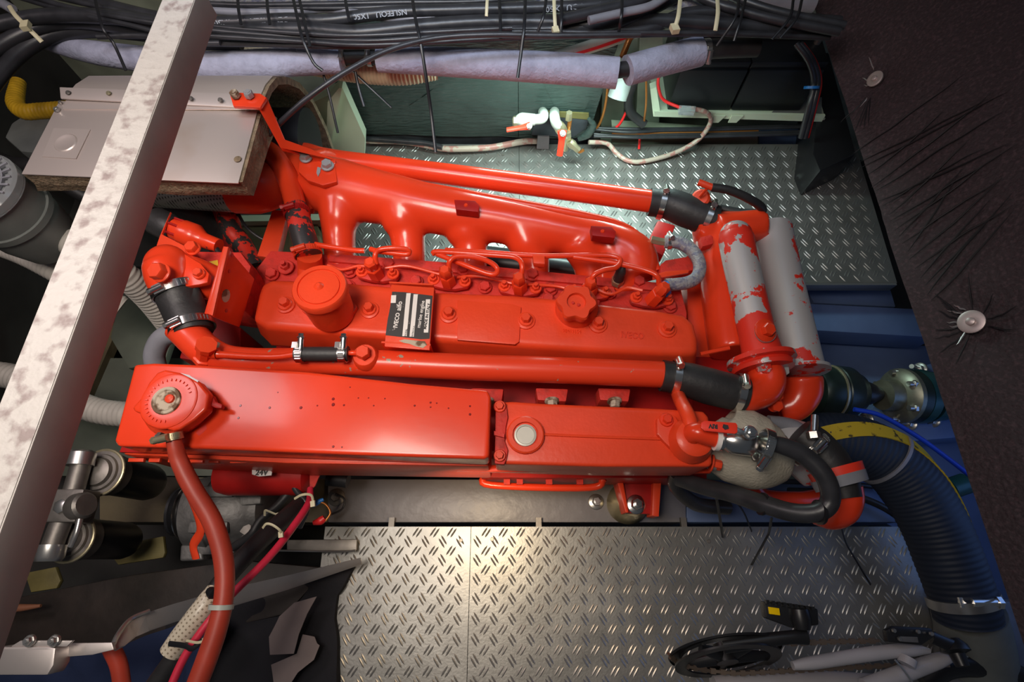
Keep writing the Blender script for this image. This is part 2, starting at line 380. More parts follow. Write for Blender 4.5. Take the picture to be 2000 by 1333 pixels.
# ================================================================== SETTING
K = 'structure'
put('floor', MB().box((0, .4, -.36), (3.4, 2.6, .04)), 'hull_dark', kind=K)
put('wall_back', MB().box((0.1, 1.34, .25), (3.2, .04, 1.2)), 'hull_pale', kind=K)
put('wall_left', MB().box((-1.30, .5, .1), (.04, 1.7, .9)), 'hull_dark', kind=K)
put('hull_shelf', MB().box((-.9, 1.0, -.12), (.8, .5, .03)), 'hull_dark', kind=K)
# engine bed: long painted girder in front of the engine, cross frames and stringers aft
mb = MB().prism([P(640, 1021, -.03), P(640, 936, -.03), P(1340, 938, -.03), P(1340, 1021, -.03)], .16).bevel(.003)
bed = put('engine_bed', mb, 'bed_grey', kind=K)
mb = MB().prism([P(1341, 1021, -.03), P(1341, 938, -.03), P(1690, 938, -.03), P(1760, 1021, -.03)], .16).bevel(.003)
put('engine_bed', mb, 'blue_lit_paint', kind=K)  # same girder continued; the bluish light on it is in the colour
slab('hull_stringer', [(195, 1020), (195, 931), (640, 936), (640, 1021)], -.05, .12, 'hull_olive', kind=K)
for (q, z, mm) in (
    ([(1560, 592), (1800, 604), (1830, 660), (1580, 645)], -.06, 'blue_lit_paint'),
    ([(1570, 668), (1840, 676), (1900, 740), (1870, 850), (1570, 800)], -.16, 'blue_lit_paint'),
    ([(1780, 720), (1860, 700), (1960, 830), (1930, 850), (1700, 870), (1660, 842)], -.02, 'blue_lit_paint'),
    ([(1690, 875), (1950, 850), (2050, 1290), (1860, 1330), (1760, 1040), (1690, 1000)], -.14, 'blue_lit_paint'),
    ([(1830, 1175), (2010, 1175), (2060, 1400), (1860, 1400)], .0, 'cable_grey'),
    ([(1575, 566), (1740, 566), (1750, 600), (1590, 592)], -.09, 'blue_lit_paint')):
    slab('hull_frame', q, z, .08, mm, bev=.004, kind=K)
# light green-white webs on the ship's side
mb = MB().prism([PY(600, 205, 1.03), PY(655, 180, 1.03), PY(667, 168, 1.03), PY(713, 270, 1.03), PY(712, 306, 1.03), PY(645, 310, 1.03)], V((0, .03, 0)))
put('hull_web', mb, 'cream_paint', kind=K)
mb = MB().prism([PY(640, 200, 1.0), PY(662, 172, 1.0), PY(668, 172, 1.0), PY(645, 290, 1.0), PY(636, 296, 1.0)], V((.0, .03, 0)))
put('hull_web', mb, 'cream_paint', kind=K)
for x0, x1 in ((1172, 1215), (1240, 1285)):
    mb = MB().prism([PY(x0+10, 60, 1.2), PY(x1+10, 60, 1.2), PY(x1, 290, 1.2), PY(x0, 290, 1.2)], V((0, .04, 0)))
    put('hull_web', mb, 'hull_pale', kind=K)
mb = MB().prism([PY(1195, 245, 1.12), PY(1480, 262, 1.12), PY(1480, 292, 1.12), PY(1195, 290, 1.12)], V((0, .02, 0)))
put('hull_web', mb, 'hull_pale', kind=K)
mb = MB().prism([PY(1482, 262, 1.13), PY(1600, 262, 1.13), PY(1600, 292, 1.13), PY(1482, 292, 1.13)], V((0, .02, 0)))
put('hull_web', mb, 'blue_lit_paint', kind=K)
mb = MB().prism([PY(714, 262, 1.10), PY(1160, 268, 1.10), PY(1160, 290, 1.10), PY(714, 287, 1.10)], V((0, .02, 0)))
put('tank_ledge', mb, 'cable_black', kind=K)
# floor plates with raised tread
def tread(X0, X1, Y0, Y1, seam, screws, name_label):
    xs = [X0]+seam+[X1]
    for i in range(len(xs)-1):
        a, b = xs[i]+.0006, xs[i+1]-.0006
        mb = MB().box(((a+b)/2, (Y0+Y1)/2, -.002), (b-a, Y1-Y0, .004))
        pl = put('floor_plate', mb, 'tread_plate', kind=K)
        bm = bmesh.new(); pit = .0362
        nx, ny = int((b-a)/pit)+2, int((Y1-Y0)/pit)+2
        for jx in range(-1, nx):
            for jy in range(-1, ny):
                for kind in (0, 1):
                    cx = math.floor(X0/pit)*pit + (jx + math.floor((a-X0)/pit) + .5*kind)*pit; cy = Y0 + (jy+.25+.5*kind)*pit
                    ang = math.radians(124 if kind == 0 else 56)
                    for sgn in (-1, 1):
                        px = cx + sgn*.0036*math.sin(ang) ; py = cy - sgn*.0036*math.cos(ang)
                        px += sgn*.0012*math.cos(ang); py += sgn*.0012*math.sin(ang)
                        l, w, h = .0122, .0021, .0012
                        if px-.009 < a or px+.009 > b or py-.010 < Y0 or py+.010 > Y1: continue
                        c, s_ = math.cos(ang), math.sin(ang)
                        q = [(-l, 0, 0), (-l*.5, w, 0), (l*.5, w, 0), (l, 0, 0), (l*.5, -w, 0), (-l*.5, -w, 0), (-l*.55, 0, h), (l*.55, 0, h)]
                        v = [bm.verts.new((px+x*c-y*s_, py+x*s_+y*c, z-.0001)) for x, y, z in q]
                        for f in ((0, 1, 6), (1, 2, 7, 6), (2, 3, 7), (3, 4, 7), (4, 5, 6, 7), (5, 0, 6)): bm.faces.new([v[k] for k in reversed(f)])
        m2 = MB(); m2.bm.free(); m2.bm = bm
        put('tread_bars', m2, 'tread_bar', pl, kind='stuff', smooth=25, recalc=False)
        for (sx, sy) in screws:
            q = P(sx, sy, .0005)
            if a < q.x < b: put('screw', MB().lathe(q, UP, [(0, .004), (.0012, .0034)], 12), 'dull_steel', pl)
tread(-.42, .97, .643, 1.085, [.02], [(982, 303), (1190, 300)], 'back')
tread(-.395, .835, -.52, .0615, [-.0865], [(900, 1056), (961, 1054), (1385, 1058), (1235, 1140)], 'front')
put('plate_edge', MB().box((.3, .638, -.012), (1.33, .006, .03)), 'steel', kind=K)
for sx in (765, 1052, 1335):
    q = P(sx, 1026, -.02); put('plate_bracket', MB().box(q, (.012, .03, .01)), 'dull_steel', kind=K)
# ------------------------------------------------------------------ acoustic panel on the right (leaning bulkhead lining)
n_ = V((-.86, 0, .51)); e0 = V((.69, 0, .35)); up_ = V((.51, 0, .86))
wash = [(1893, 627, 23), (1705, 151, 15), (1742, 385, 11)]
cen = [PN(a, b, e0, n_) for a, b, r in wash]
bm = bmesh.new(); NU, NV_ = 130, 110; grid = []
for j in range(NV_+1):
    row = []
    for i in range(NU+1):
        y = -.75+2.6*i/NU; s_ = 1.3*(j/NV_)**1.25
        p = V((.69 + (.02*(.9-y) if y < .9 else 0), y, .35)) + up_*s_
        d = 0
        for c, dep in zip(cen, (.016, .014, .006)):
            w_ = p-c; rr = w_.length; a = math.atan2(w_.y, w_.dot(up_))
            d -= dep*math.exp(-(rr/.05)**2)*(1+.35*math.sin(9*a+3*noise.noise(V((a, 0, 1)))))
        l = w_.dot(up_)*0.45 + y
        d += .0035*abs(noise.noise(V((y*18-s_*20, s_*3+y*3, 2.0))))*(1 if y > .1 else .35) + .006*noise.noise(p*3)
        row.append(bm.verts.new(p+n_*d))
    grid.append(row)
for j in range(NV_):
    for i in range(NU): bm.faces.new((grid[j][i], grid[j][i+1], grid[j+1][i+1], grid[j+1][i]))
# thickness
r = bmesh.ops.extrude_face_region(bm, geom=bm.faces[:])
for v in [g for g in r['geom'] if isinstance(g, bmesh.types.BMVert)]: v.co -= n_*.035
m2 = MB(); m2.bm.free(); m2.bm = bm
panel = put('acoustic_panel', m2, 'panel_foam', None, 'dark plum foam insulation panel with washers leaning along the right side', 'panel')
for (a, b, r_), c in zip(wash, cen):
    if r_ > 11:
        rm = RM(r_, a, b, c.z); q = c-n_*.009
        put('washer', MB().lathe(q, n_, [(0, rm), (.003, rm), (.004, rm*.85), (.003, rm*.35), (.007, rm*.33), (.008, rm*.2)], 28), 'washer_pink', panel)
random.seed(3)
def crease(px0, py0, px1, py1, m, w, bend=0.0, label=None, nm='crease'):
    pts = []
    for k in range(7):
        t = k/6; x = px0+(px1-px0)*t; y = py0+(py1-py0)*t + bend*math.sin(t*3.14) + random.uniform(-1.5, 1.5)
        q = PN(x, y, e0, n_); 
        y_ = q.y; s_ = (q-e0).dot(up_)
        q = q + n_*(.0035*abs(noise.noise(V((y_*18-s_*20, s_*3+y_*3, 2.0)))) + .006*noise.noise(q*3) - .0005 - sum(dep*math.exp(-((q-c).length/.05)**2) for c, dep in zip(cen, (.016, .014, .006))))
        pts.append(q)
    rr = [w*.2, w*.8, w, w, w*.8, w*.6, w*.15]
    put(nm, MB().tube(pts, rr, seg=6, n=3), m, panel)
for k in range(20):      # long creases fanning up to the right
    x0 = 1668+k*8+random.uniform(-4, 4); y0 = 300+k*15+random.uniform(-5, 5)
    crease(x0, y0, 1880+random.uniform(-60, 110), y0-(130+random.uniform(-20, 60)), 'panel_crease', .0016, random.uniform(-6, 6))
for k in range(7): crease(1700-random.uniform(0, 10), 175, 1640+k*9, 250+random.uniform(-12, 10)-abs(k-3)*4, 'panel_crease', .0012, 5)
for a in (-2.9, -2.7, -2.5, 2.9, 2.6, 2.3, .2, -.3, -.8, 1.9, -1.6):
    crease(1893+26*math.cos(a), 627+26*math.sin(a), 1893+random.uniform(60, 110)*math.cos(a), 627+random.uniform(60, 105)*math.sin(a), 'panel_crease', .0014, 3)
for (a, b, c, d) in ((1875, 610, 1845, 603), (1872, 622, 1843, 628), (1874, 630, 1848, 636), (1878, 640, 1862, 672), (1880, 603, 1858, 592)):
    crease(a, b, c, d, 'foil_tear', .0018, 2, nm='foil_tear')
for (a, b, c, d) in ((1697, 150, 1678, 147), (1696, 157, 1680, 160), (1699, 165, 1672, 212), (1702, 135, 1694, 108), (1697, 162, 1684, 172)):
    crease(a, b, c, d, 'foil_tear', .0016, 2, nm='foil_tear')
# ------------------------------------------------------------------ roof bar crossing the picture on the left
A0 = V((-.386, .66, .742)); 
TRa, TRb = P(394, -30, .745), P(-50, 1160, .756)
def barsec(c, w=.041, h=.041): return [c, c+V((-w, 0, 0)), c+V((-w, 0, -h)), c+V((0, 0, -h))]
a_, b_ = barsec(V((-.388, P(394, -30, .745).y, .745))), barsec(V((-.402, P(10, 1240, .756).y-.1, .758)))
mb = MB(); va = [mb.bm.verts.new(p) for p in a_]; vb = [mb.bm.verts.new(p) for p in b_]
top_f = None
for i in range(4): mb.bm.faces.new((va[i], va[(i+1) % 4], vb[(i+1) % 4], vb[i]))
mb.bm.faces.new(va); mb.bm.faces.new(vb); mb.bevel(.0012, 2)
bar = put('cross_bar', mb, 'beam_side', None, 'thick square aluminium bar running diagonally over the left side', 'bar')
mb = MB().prism([a_[0]+V((-.0012, 0, 0)), a_[1]+V((.0012, 0, 0)), b_[1]+V((.0012, 0, 0)), b_[0]+V((-.0012, 0, 0))], V((0, 0, .0006)))
put('worn_top', mb, 'beam_top', bar, 'pale mottled worn upper face')
# ================================================================== ENGINE
E = thing('marine_engine', 'large red painted six cylinder marine diesel engine filling the middle', 'engine', (0, .33, -.03))
def TE(name, pts, m, r=None, **kw): return T(name, pts, m, kw.pop('parent', E), r, **kw)
# block
blk = MB().box((-.07, .345, .06), (.80, .33, .30)).bevel(.012)
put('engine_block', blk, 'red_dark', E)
fw = MB().lathe((.33, .36, .06), (1, 0, 0), [(0, .17), (.01, .18), (.12, .18), (.16, .15), (.22, .13), (.23, .08)], 40)
put('flywheel_housing', fw, 'red_dark', E)
# cylinder head
head = slab('cylinder_head', [(528, 489), (700, 500), (900, 520), (1090, 543), (1330, 563), (1342, 610), (1342, 650), (475, 600), (470, 565)], .30, .10, 'red_dusty', E, .004)
slab('head_rail', [(645, 495), (900, 514), (1330, 556), (1330, 572), (640, 510)], .306, .02, 'red_dusty', head, .003)
# manifold
mb = MB()
log = [(610, 352, .31, 52), (660, 370, .31, 60), (740, 386, .31, 52), (860, 412, .31, 47), (980, 432, .305, 44), (1100, 455, .30, 42), (1190, 476, .295, 42), (1236, 502, .29, 46), (1240, 545, .28, 44)]
mb.tube(path(log), prad(log), 24, 6)
for rn in ([(668, 385, .31, 50), (664, 425, .305, 40), (662, 455, .295, 32), (666, 530, .27, 29)],
           [(782, 400, .31, 48), (790, 435, .30, 43), (796, 462, .29, 34), (802, 540, .265, 30)],
           [(900, 425, .30, 45), (914, 458, .29, 41), (920, 485, .28, 32), (922, 550, .26, 29)],
           [(1020, 448, .30, 43), (1034, 480, .29, 40), (1042, 505, .28, 31), (1046, 560, .26, 28)],
           [(1130, 470, .30, 40), (1148, 500, .285, 38), (1155, 525, .275, 34), (1160, 570, .255, 32)],
           [(1190, 480, .29, 44), (1210, 515, .285, 44), (1215, 575, .265, 42)]):
    mb.tube(path(rn), prad(rn), 20, 6)
man = blend('exhaust_manifold', mb, 'red_smooth', E, .0042, 12)
rim = [(592, 310, .345), (680, 335, .345), (760, 352, .345), (870, 372, .34), (1000, 396, .335), (1130, 420, .33), (1215, 443, .32), (1262, 480, .31), (1282, 530, .30)]
put('manifold_rim', MB().tube(path(rim), [.009]*len(rim), 10, 5), 'red_smooth', man)
for (x, y) in ((910, 402), (1177, 453)):
    q = slab('lifting_lug', [(x-23, y-12), (x+18, y-10), (x+26, y-1), (x+24, y+12), (x-20, y+7)], .366, .020, 'red_dark', man, .0015)
    put('bolt', MB().lathe(P(x, y-1, .366), UP, [(0, .004), (.002, .003)], 10), 'red_smooth', man)
# manifold outlet and riser on the left
mb = MB(); o1 = [(640, 350, .30, 56), (590, 345, .28, 52), (530, 350, .26, 50), (470, 355, .25, 46)]
mb.tube(path(o1), prad(o1), 24, 6); mb.lathe(P(505, 352, .25), (1, -.1, .05), [(-.012, .062), (.012, .062)], 28)
blend('outlet_elbow', mb, 'red_paint', E, .0045, 5)
put('bolt', MB().cyl(P(506, 312, .33), P(504, 338, .30), .006, 12), 'dull_steel', E, label='bare steel stud under the shield')
put('boss_plug', MB().lathe(P(612, 395, .30), (-.5, -.6, .5), [(-.02, .022), (.012, .022), (.013, .018), (.022, .018), (.023, .0)], 8), 'red_paint', man)
# lagging bracket on manifold
pad = slab('bracket_pad', [(585, 300), (655, 322), (658, 355), (630, 362), (600, 352), (582, 335)], .372, .012, 'red_smooth', man, .003)
for x, y in ((598, 309), (640, 325)): bpx(pad, x, y, .374, 10, 10, m='weld_grey', washer=1.25, label='bolt head with bare grey paint chips')
slab('weld_mark', [(620, 326), (627, 328), (625, 337), (621, 345), (618, 338)], .3735, .002, 'weld_grey', man)
# long coolant pipe behind the manifold
pp = [(560, 287, .29, 12), (600, 297, .29, 17), (650, 312, .29, 20), (800, 331, .29, 20), (1000, 357, .29, 21), (1150, 377, .29, 21), (1285, 396, .29, 22)]
pipe_b = TE('coolant_pipe', pp, 'red_smooth', seg=24)
hb = [(1268, 395, .29, 27), (1285, 397, .29, 27), (1310, 400, .29, 30), (1340, 412, .29, 32), (1370, 424, .29, 31), (1398, 432, .29, 30)]
hose_b = TE('coolant_hose', hb, 'black_rubber', seg=28, label='black elbow hose behind the heat exchanger')
clamp(hose_b, P(1292, 398, .29), P(1310, 402, .29)-P(1280, 396, .29), RM(29, 1292, 398, .29), side=(0, .6, 1))
clamp(hose_b, P(1381, 428, .29), P(1398, 434, .29)-P(1370, 424, .29), RM(31, 1381, 428, .29), side=(.3, .6, 1))
# red canister with tee handle and small bypass hose
can = put('breather_can', MB().lathe(P(1373, 400, .28), P(1367, 383, .33)-P(1373, 400, .28), [(0, .018), (.045, .018), (.049, .014)], 20), 'red_paint', E)
put('tee_handle', MB().cyl(P(1367, 384, .33), P(1383, 366, .36), .003, 10).cyl(P(1364, 356, .36), P(1396, 368, .36), .0065, 12), 'red_paint', can)
TE('bypass_hose', [(1390, 366, .36), (1425, 372, .36), (1462, 388, .35), (1487, 405, .33), (1484, 415, .31), (1450, 416, .29), (1405, 408, .28)], 'black_rubber', 8.5)
# ------------------------------------------------------------------ valve cover
vc_top = [(505, 575), (512, 555), (532, 546), (640, 549), (761, 559), (849, 570), (1000, 576), (1085, 583), (1165, 592), (1290, 606), (1335, 614), (1355, 632), (1362, 660), (1362, 690), (1330, 692), (1160, 684), (900, 667), (700, 653), (520, 640), (494, 625)]
mb = MB(); bm = mb.bm
top = outline(vc_top, .362); ctr = sum(top, V((0, 0, 0)))/len(top)
def grow(p, d):   # push an outline point outwards
    q = p-ctr; q = V((q.x/abs(.38) if 0 else q.x, q.y, 0)); return p + V((math.copysign(min(abs(q.x)*.04, d), q.x), math.copysign(d, q.y) if abs(q.y) > .02 else 0, 0))
mb.prism(top, bottom=[V((grow(p, .016).x, grow(p, .012).y, .298)) for p in top]); mb.bevel(.012, 4, 40)
cover = put('valve_cover', mb, 'red_paint', E)
slab('raised_pad', [(893, 587), (1000, 594), (1018, 600), (1014, 668), (1006, 673), (893, 664)], .3655, .006, 'red_paint', cover, .0012)
for x, y in ((558, 596), (722, 606), (877, 615), (1027, 627), (1168, 634), (1303, 643)):
    z = .363
    mb = MB().lathe(P(x, y, z), UP, [(-.003, RM(19, x, y, z)), (.002, RM(18, x, y, z)), (.003, RM(13, x, y, z)), (.004, RM(14, x, y, z)), (.006, RM(12.5, x, y, z))], 26)
    put('seal_washer', mb, 'red_paint', cover); bpx(cover, x, y-2, z+.003, 9.5, 13, washer=0, m='red_paint')
text_mesh('embossed_letters', 'IVECO', P(1235, 656, .3622), (1, -.09, 0), (0, 1, 0), .016, 'red_smooth', cover, .0012, .0005, fit=RM(44, 1235, 656, .362))
text_mesh('embossed_letters', '98419154', P(1117, 648, .3622), (1, -.09, 0), (0, 1, 0), .010, 'red_smooth', cover, .0006, .0001, fit=RM(36, 1117, 648, .362))
# name plate
npl = slab('name_plate', [(764, 556), (848, 562), (839, 684), (751, 677)], .392, .004, 'red_paint', E, .0012)
put('plate_leg', MB().box(P(797, 680, .372), (.08, .003, .04), rz=-.06), 'red_paint', npl)
put('plate_leg', MB().box(P(806, 562, .375), (.075, .003, .03), rz=-.06), 'red_paint', npl)
lab = slab('plate_sticker', [(766, 570), (790, 571), (845, 578), (839, 662), (822, 663), (753, 655), (757, 625), (762, 600)], .3925, .0008, 'label_black', npl)
def strip(x0, y0, x1, y1, w): 
    a, b = P(x0, y0, .3932), P(x1, y1, .3932); d = (b-a).normalized(); s_ = V((d.y, -d.x, 0))*w
    put('label_strip', MB().prism([a-s_, a+s_, b+s_, b-s_], .0006), 'label_white', npl)
strip(798, 573, 790, 657, .0036); strip(812, 575, 804, 658, .0036); strip(836, 585, 832, 650, .0036); strip(769, 577, 768, 592, .0042)
dn = (P(752, 655, .39)-P(765, 570, .39)); 
ydir = V((-1, -.08, 0)); xdir = V((.09, 1, 0))
text_mesh('print', 'IVECO', P(775, 626, .3934), xdir, ydir, .0095, 'label_white', npl, .0003, .0003)
text_mesh('print', 'aifo', P(780, 598, .3934), xdir, ydir, .012, 'label_white', npl, .0003, .0002)
text_mesh('print', 'marine engine', P(822, 614, .3934), xdir, ydir, .0090, 'label_white', npl, .0003, .0001, fit=RM(58, 822, 614, .393))
text_mesh('print', 'MADE IN ITALY', P(834, 618, .3936), xdir, ydir, .0062, 'label_black', npl, .0003, .0002, fit=RM(56, 834, 614, .393))
text_mesh('print', 'MODEL', P(793, 650, .3936), xdir, ydir, .0040, 'label_black', npl, .0002)
text_mesh('print', 'MATRICOLA', P(807, 648, .3936), xdir, ydir, .0036, 'label_black', npl, .0002)
slab('glue_residue', [(779, 666), (790, 663), (806, 665), (830, 667), (834, 674), (826, 680), (812, 677), (800, 672), (788, 670)], .3924, .0006, 'rust', npl)
# breather cap
c0, c1 = P(650, 612, .365), P(623, 560, .445); ax = (c1-c0); r1 = RM(53, 621, 556, .445)
base = slab('cap_flange', [(584, 596), (600, 580), (690, 590), (698, 598), (690, 612), (665, 630), (640, 634), (612, 625), (590, 608)], .372, .010, 'red_paint', E, .003)
cap = put('breather_cap', MB().lathe(c0, ax, [(0, r1*.86), (ax.length*.8, r1*.93), (ax.length*.82, r1), (ax.length*.97, r1), (ax.length, r1*.96), (ax.length, r1*.80), (ax.length-.0025, r1*.78), (ax.length-.0025, r1*.75), (ax.length, r1*.73), (ax.length+.001, r1*.1)], 48), 'red_paint', E)
put('cap_stud', MB().lathe(c1, ax, [(0, .0085), (.003, .0065), (.006, .003)], 14), 'red_paint', cap)
# oil filler star knob
mb = MB(); kc = P(1126, 589, .415); R0 = RM(41, 1126, 589, .415); pts = []
for k in range(84):
    a = 2*math.pi*k/84; rr = R0*(.90+.10*math.cos(6*a+.6)); pts.append(kc+V((math.cos(a)*rr, math.sin(a)*rr, 0)))
rings = []
for zz, kk in ((-.022, .88), (-.004, 1.0), (0, .93), (0, .46), (-.006, .43), (-.006, .02)):
    rings.append([mb.bm.verts.new(kc+(p-kc)*kk+V((0, 0, zz))) if kk > .5 else mb.bm.verts.new(kc+V((math.cos(2*math.pi*i/84), math.sin(2*math.pi*i/84), 0))*R0*kk+V((0, 0, zz))) for i, p in enumerate(pts)])
for A, B in zip(rings, rings[1:]):
    for i in range(84): mb.bm.faces.new((A[i], A[(i+1) % 84], B[(i+1) % 84], B[i]))
mb.bm.faces.new(rings[0]); mb.bm.faces.new(rings[-1])
knob = put('oil_filler_cap', mb, 'red_paint', E)
put('cap_neck', MB().lathe(P(1126, 603, .363), P(1126, 592, .39)-P(1126, 603, .363), [(0, .037), (.014, .036), (.024, .03)], 32), 'red_paint', knob)
for a, b in ((1119, 592), (1130, 596)): put('cap_dimple', MB().lathe(P(a, b, .410), UP, [(0, .003), (.0015, .002)], 10), 'red_dusty', knob)
# ------------------------------------------------------------------ header tank (front left) and heat exchanger housing
ht = [(262, 712, .42), (300, 709, .42), (395, 713, .42), (600, 726, .42), (800, 749, .42), (952, 762, .42), (958, 775, .42), (955, 893, .42), (945, 897, .42), (700, 889, .42), (400, 877, .42), (230, 872, .42), (222, 862, .42)]
mb = MB().prism(outline(ht, .42), .055).bevel(.013, 4)
tank = put('header_tank', mb, 'red_smooth', E)
put('tank_seam', MB().prism(outline([(232, 884), (400, 889), (700, 900), (948, 908), (948, 780), (300, 735)], .366), .008).bevel(.002), 'red_dark', tank)
# drips and stains on the tank top
random.seed(5)
mb = MB()
for x, y, r in ((470, 793, 3), (527, 797, 3), (588, 797, 3.5), (651, 780, 3.5), (651, 791, 4), (620, 793, 2), (672, 792, 2.5), (841, 787, 2.5), (841, 796, 2), (918, 794, 2.5), (918, 810, 3), (651, 873, 3), (668, 874, 2), (730, 793, 2), (810, 793, 2.5), (543, 767, 1.6), (684, 757, 1.6), (466, 817, 3), (853, 788, 2), (876, 798, 2), (720, 778, 1.8), (752, 779, 1.8), (700, 778, 1.8)):
    mb.lathe(P(x, y, .4195), UP, [(0, RM(r, x, y, .42)), (.0012, RM(r*.7, x, y, .42))], 9)
put('paint_drips', mb, 'drip', tank, kind='stuff')
# filler cap: worn pressure cap with folded ears
cz = .452; cc = P(330, 783, cz)
capo = [(322, 722), (350, 728), (388, 745), (408, 770), (402, 800), (380, 820), (352, 838), (338, 842), (325, 838), (312, 825), (285, 812), (262, 804), (258, 796), (275, 778), (290, 748), (306, 728)]
mb = MB().prism(outline(capo, cz), .020).bevel(.004, 3)
fc = put('filler_cap', mb, 'red_smooth', E)
put('cap_neck', MB().lathe(P(352, 800, .415), P(340, 785, .435)-P(352, 800, .415), [(0, .046), (.006, .046), (.02, .036)], 28), 'red_paint', fc)
put('cap_disc', MB().lathe(cc+V((0, 0, -.001)), UP, [(0, .0415), (.002, .040), (.0025, .037), (.0018, .024), (.0018, .001)], 36), 'red_smooth', fc)
put('worn_centre', MB().lathe(P(325, 783, cz+.001), UP, [(0, .021), (.0025, .020), (.0025, .016), (.0008, .014), (.0008, .001)], 24), 'rust', fc, label='bare rusty ring in the middle of the cap')
put('cap_rivet', MB().lathe(P(333, 780, cz+.001), UP, [(0, .007), (.004, .006), (.005, .002)], 14), 'red_paint', fc)
slab('cap_tab', [(402, 770), (415, 772), (421, 785), (434, 790), (432, 798), (420, 797), (410, 792), (404, 805)], .440, .01, 'red_dark', fc, .002)
slab('bare_edge', [(352, 729), (370, 733), (375, 737), (388, 744), (386, 747), (370, 738)], cz+.0005, .001, 'weld_grey', fc)
slab('oil_stain', [(383, 846), (390, 838), (402, 828), (404, 838), (396, 846), (388, 852)], .4202, .0005, 'red_dusty', fc)
for k in range(22):   # raised lettering ring
    a = .4+k*.21
    if a > 5.2: break
    q = cc+V((math.cos(a)*.031, math.sin(a)*.031, .0022)); put('cap_mark', MB().box(q, (.0035, .0012, .0012), rz=a), 'red_smooth', fc)
# exchanger body under the tank
mb = MB().prism(outline([(300, 760), (955, 790), (955, 912), (560, 906), (238, 889)], .362), .13).bevel(.006)
he = put('exchanger_body', mb, 'red_paint', E)
for x0, x1 in ((252, 285), (292, 316), (330, 352), (372, 400), (409, 430), (450, 486), (490, 508), (512, 532), (538, 564)):
    put('cast_letter', MB().box(P((x0+x1)/2, 897+(x0-250)*.012, .345)+V((0, -.002, 0)), (RM((x1-x0)*.9, x0, 897, .345), .006, .007)).bevel(.001), 'red_paint', he)
put('lower_rail', MB().prism(outline([(350, 905), (965, 922), (1390, 925), (1390, 915), (965, 908), (350, 898)], .315), .014).bevel(.003), 'red_smooth', he)
rb = slab('rear_exchanger', [(968, 786), (1000, 784), (1060, 788), (1290, 798), (1375, 803), (1385, 815), (1392, 905), (1388, 912), (1180, 912), (966, 906)], .385, .10, 'red_paint', E, .007, 3)
put('parting_line', MB().tube([P(x, y, .386) for x, y in ((1062, 849), (1150, 853), (1290, 858))], .0022, 8, 3), 'red_paint', rb)
el = [(968, 786), (985, 784), (990, 798), (992, 815), (988, 835), (986, 862), (992, 880), (990, 895), (985, 908), (966, 906)]
slab('end_flange', el, .391, .012, 'red_dusty', rb, .002)
for x, y in ((976, 795), (976, 891)): bpx(rb, x, y, .391, 8, 9, washer=1.5, m='red_paint')
er = [(1283, 818), (1300, 808), (1318, 812), (1330, 830), (1372, 880), (1372, 900), (1352, 906), (1330, 895), (1296, 862), (1284, 848)]
flr = slab('rear_flange', er, .394, .012, 'red_paint', rb, .0025)
for x, y in ((1301, 821), (1356, 891)): bpx(rb, x, y, .394, 9, 11, washer=1.5, m='red_smooth')
put('plug_boss', MB().lathe(P(1026, 851, .385), UP, [(-.004, RM(38, 1026, 851, .39)), (.006, RM(37, 1026, 851, .39)), (.008, RM(34, 1026, 851, .39)), (.008, RM(25, 1026, 851, .39)), (.003, RM(24, 1026, 851, .39)), (.003, .001)], 40), 'red_paint', rb)
put('plug_disc', MB().lathe(P(1026, 851, .3885), UP, [(0, RM(22, 1024, 849, .39)), (.003, RM(21.5, 1024, 849, .39)), (.0035, RM(18, 1024, 849, .39)), (.0025, RM(17, 1024, 849, .39))], 32), 'plug_grey', rb, label='pale grey core plug')
slab('web', [(965, 842), (985, 848), (985, 855), (965, 850)], .398, .008, 'red_dusty', rb)
# rear outlet fitting with riser
mb = MB().lathe(P(1348, 862, .392), UP, [(0, .034), (.012, .030), (.022, .027), (.026, .020)], 28)
mb.tube(path([(1352, 845, .415, 1), (1345, 815, .41, 1), (1330, 785, .38, 1), (1322, 765, .34, 1)]), RM(14, 1340, 800, .41), 16, 6)
put('outlet_fitting', mb, 'red_paint', rb)
bolt(rb, P(1388, 905, .36), .008, .014, (1, -.3, .1), m='red_paint'); put('stud_end', MB().cyl(P(1388, 911, .36), P(1398, 914, .36), .005, 10), 'steel', rb)
# lugs between long pipe and exchanger
for x in (1078, 1200, 952):
    slab('manifold_lug', [(x-32, 758), (x+32, 760), (x+28, 785), (x-28, 782)], .325, .05, 'red_dusty', E, .003)
    bolt(E, P(x, 783, .32), .009, .012, (0, -1, .3), m='rust', washer=1.4)
put('sump_rail', MB().tube([P(945, 930, .12), P(960, 948, .12), P(1150, 953, .12), P(1180, 935, .13)], RM(7, 1060, 950, .12), 12, 6), 'red_smooth', E)
for x in (990, 1015, 1072, 1132): put('rail_clip', MB().box(P(x, 937, .13), (.012, .02, .012)), 'red_dusty', E)
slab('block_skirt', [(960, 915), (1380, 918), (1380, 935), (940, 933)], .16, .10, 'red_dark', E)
# rear engine mount
mt = slab('engine_mount', [(1206, 935), (1290, 938), (1284, 1006), (1222, 1002), (1212, 975)], .07, .012, 'red_dark', E, .002)
for q in ([(1276, 935), (1292, 938), (1287, 1010), (1274, 1008)], [(1204, 935), (1216, 935), (1228, 1002), (1222, 1002)]):
    slab('mount_cheek', q, .085, .05, 'red_paint', mt, .002)
put('rubber_mount', MB().lathe(P(1222, 985, -.03), UP, [(0, .042), (.02, .044), (.05, .036), (.07, .030)], 32), 'brass', mt)
bolt(mt, P(1242, 986, .07), .012, .014, washer=1.6, m='chrome', stud=.014)
bolt(bed, P(1164, 981, -.03), .010, .012, m='steel', washer=1.7, stud=.01); bolt(bed, P(657, 972, -.03), .010, .010, m='dull_steel', washer=1.9)
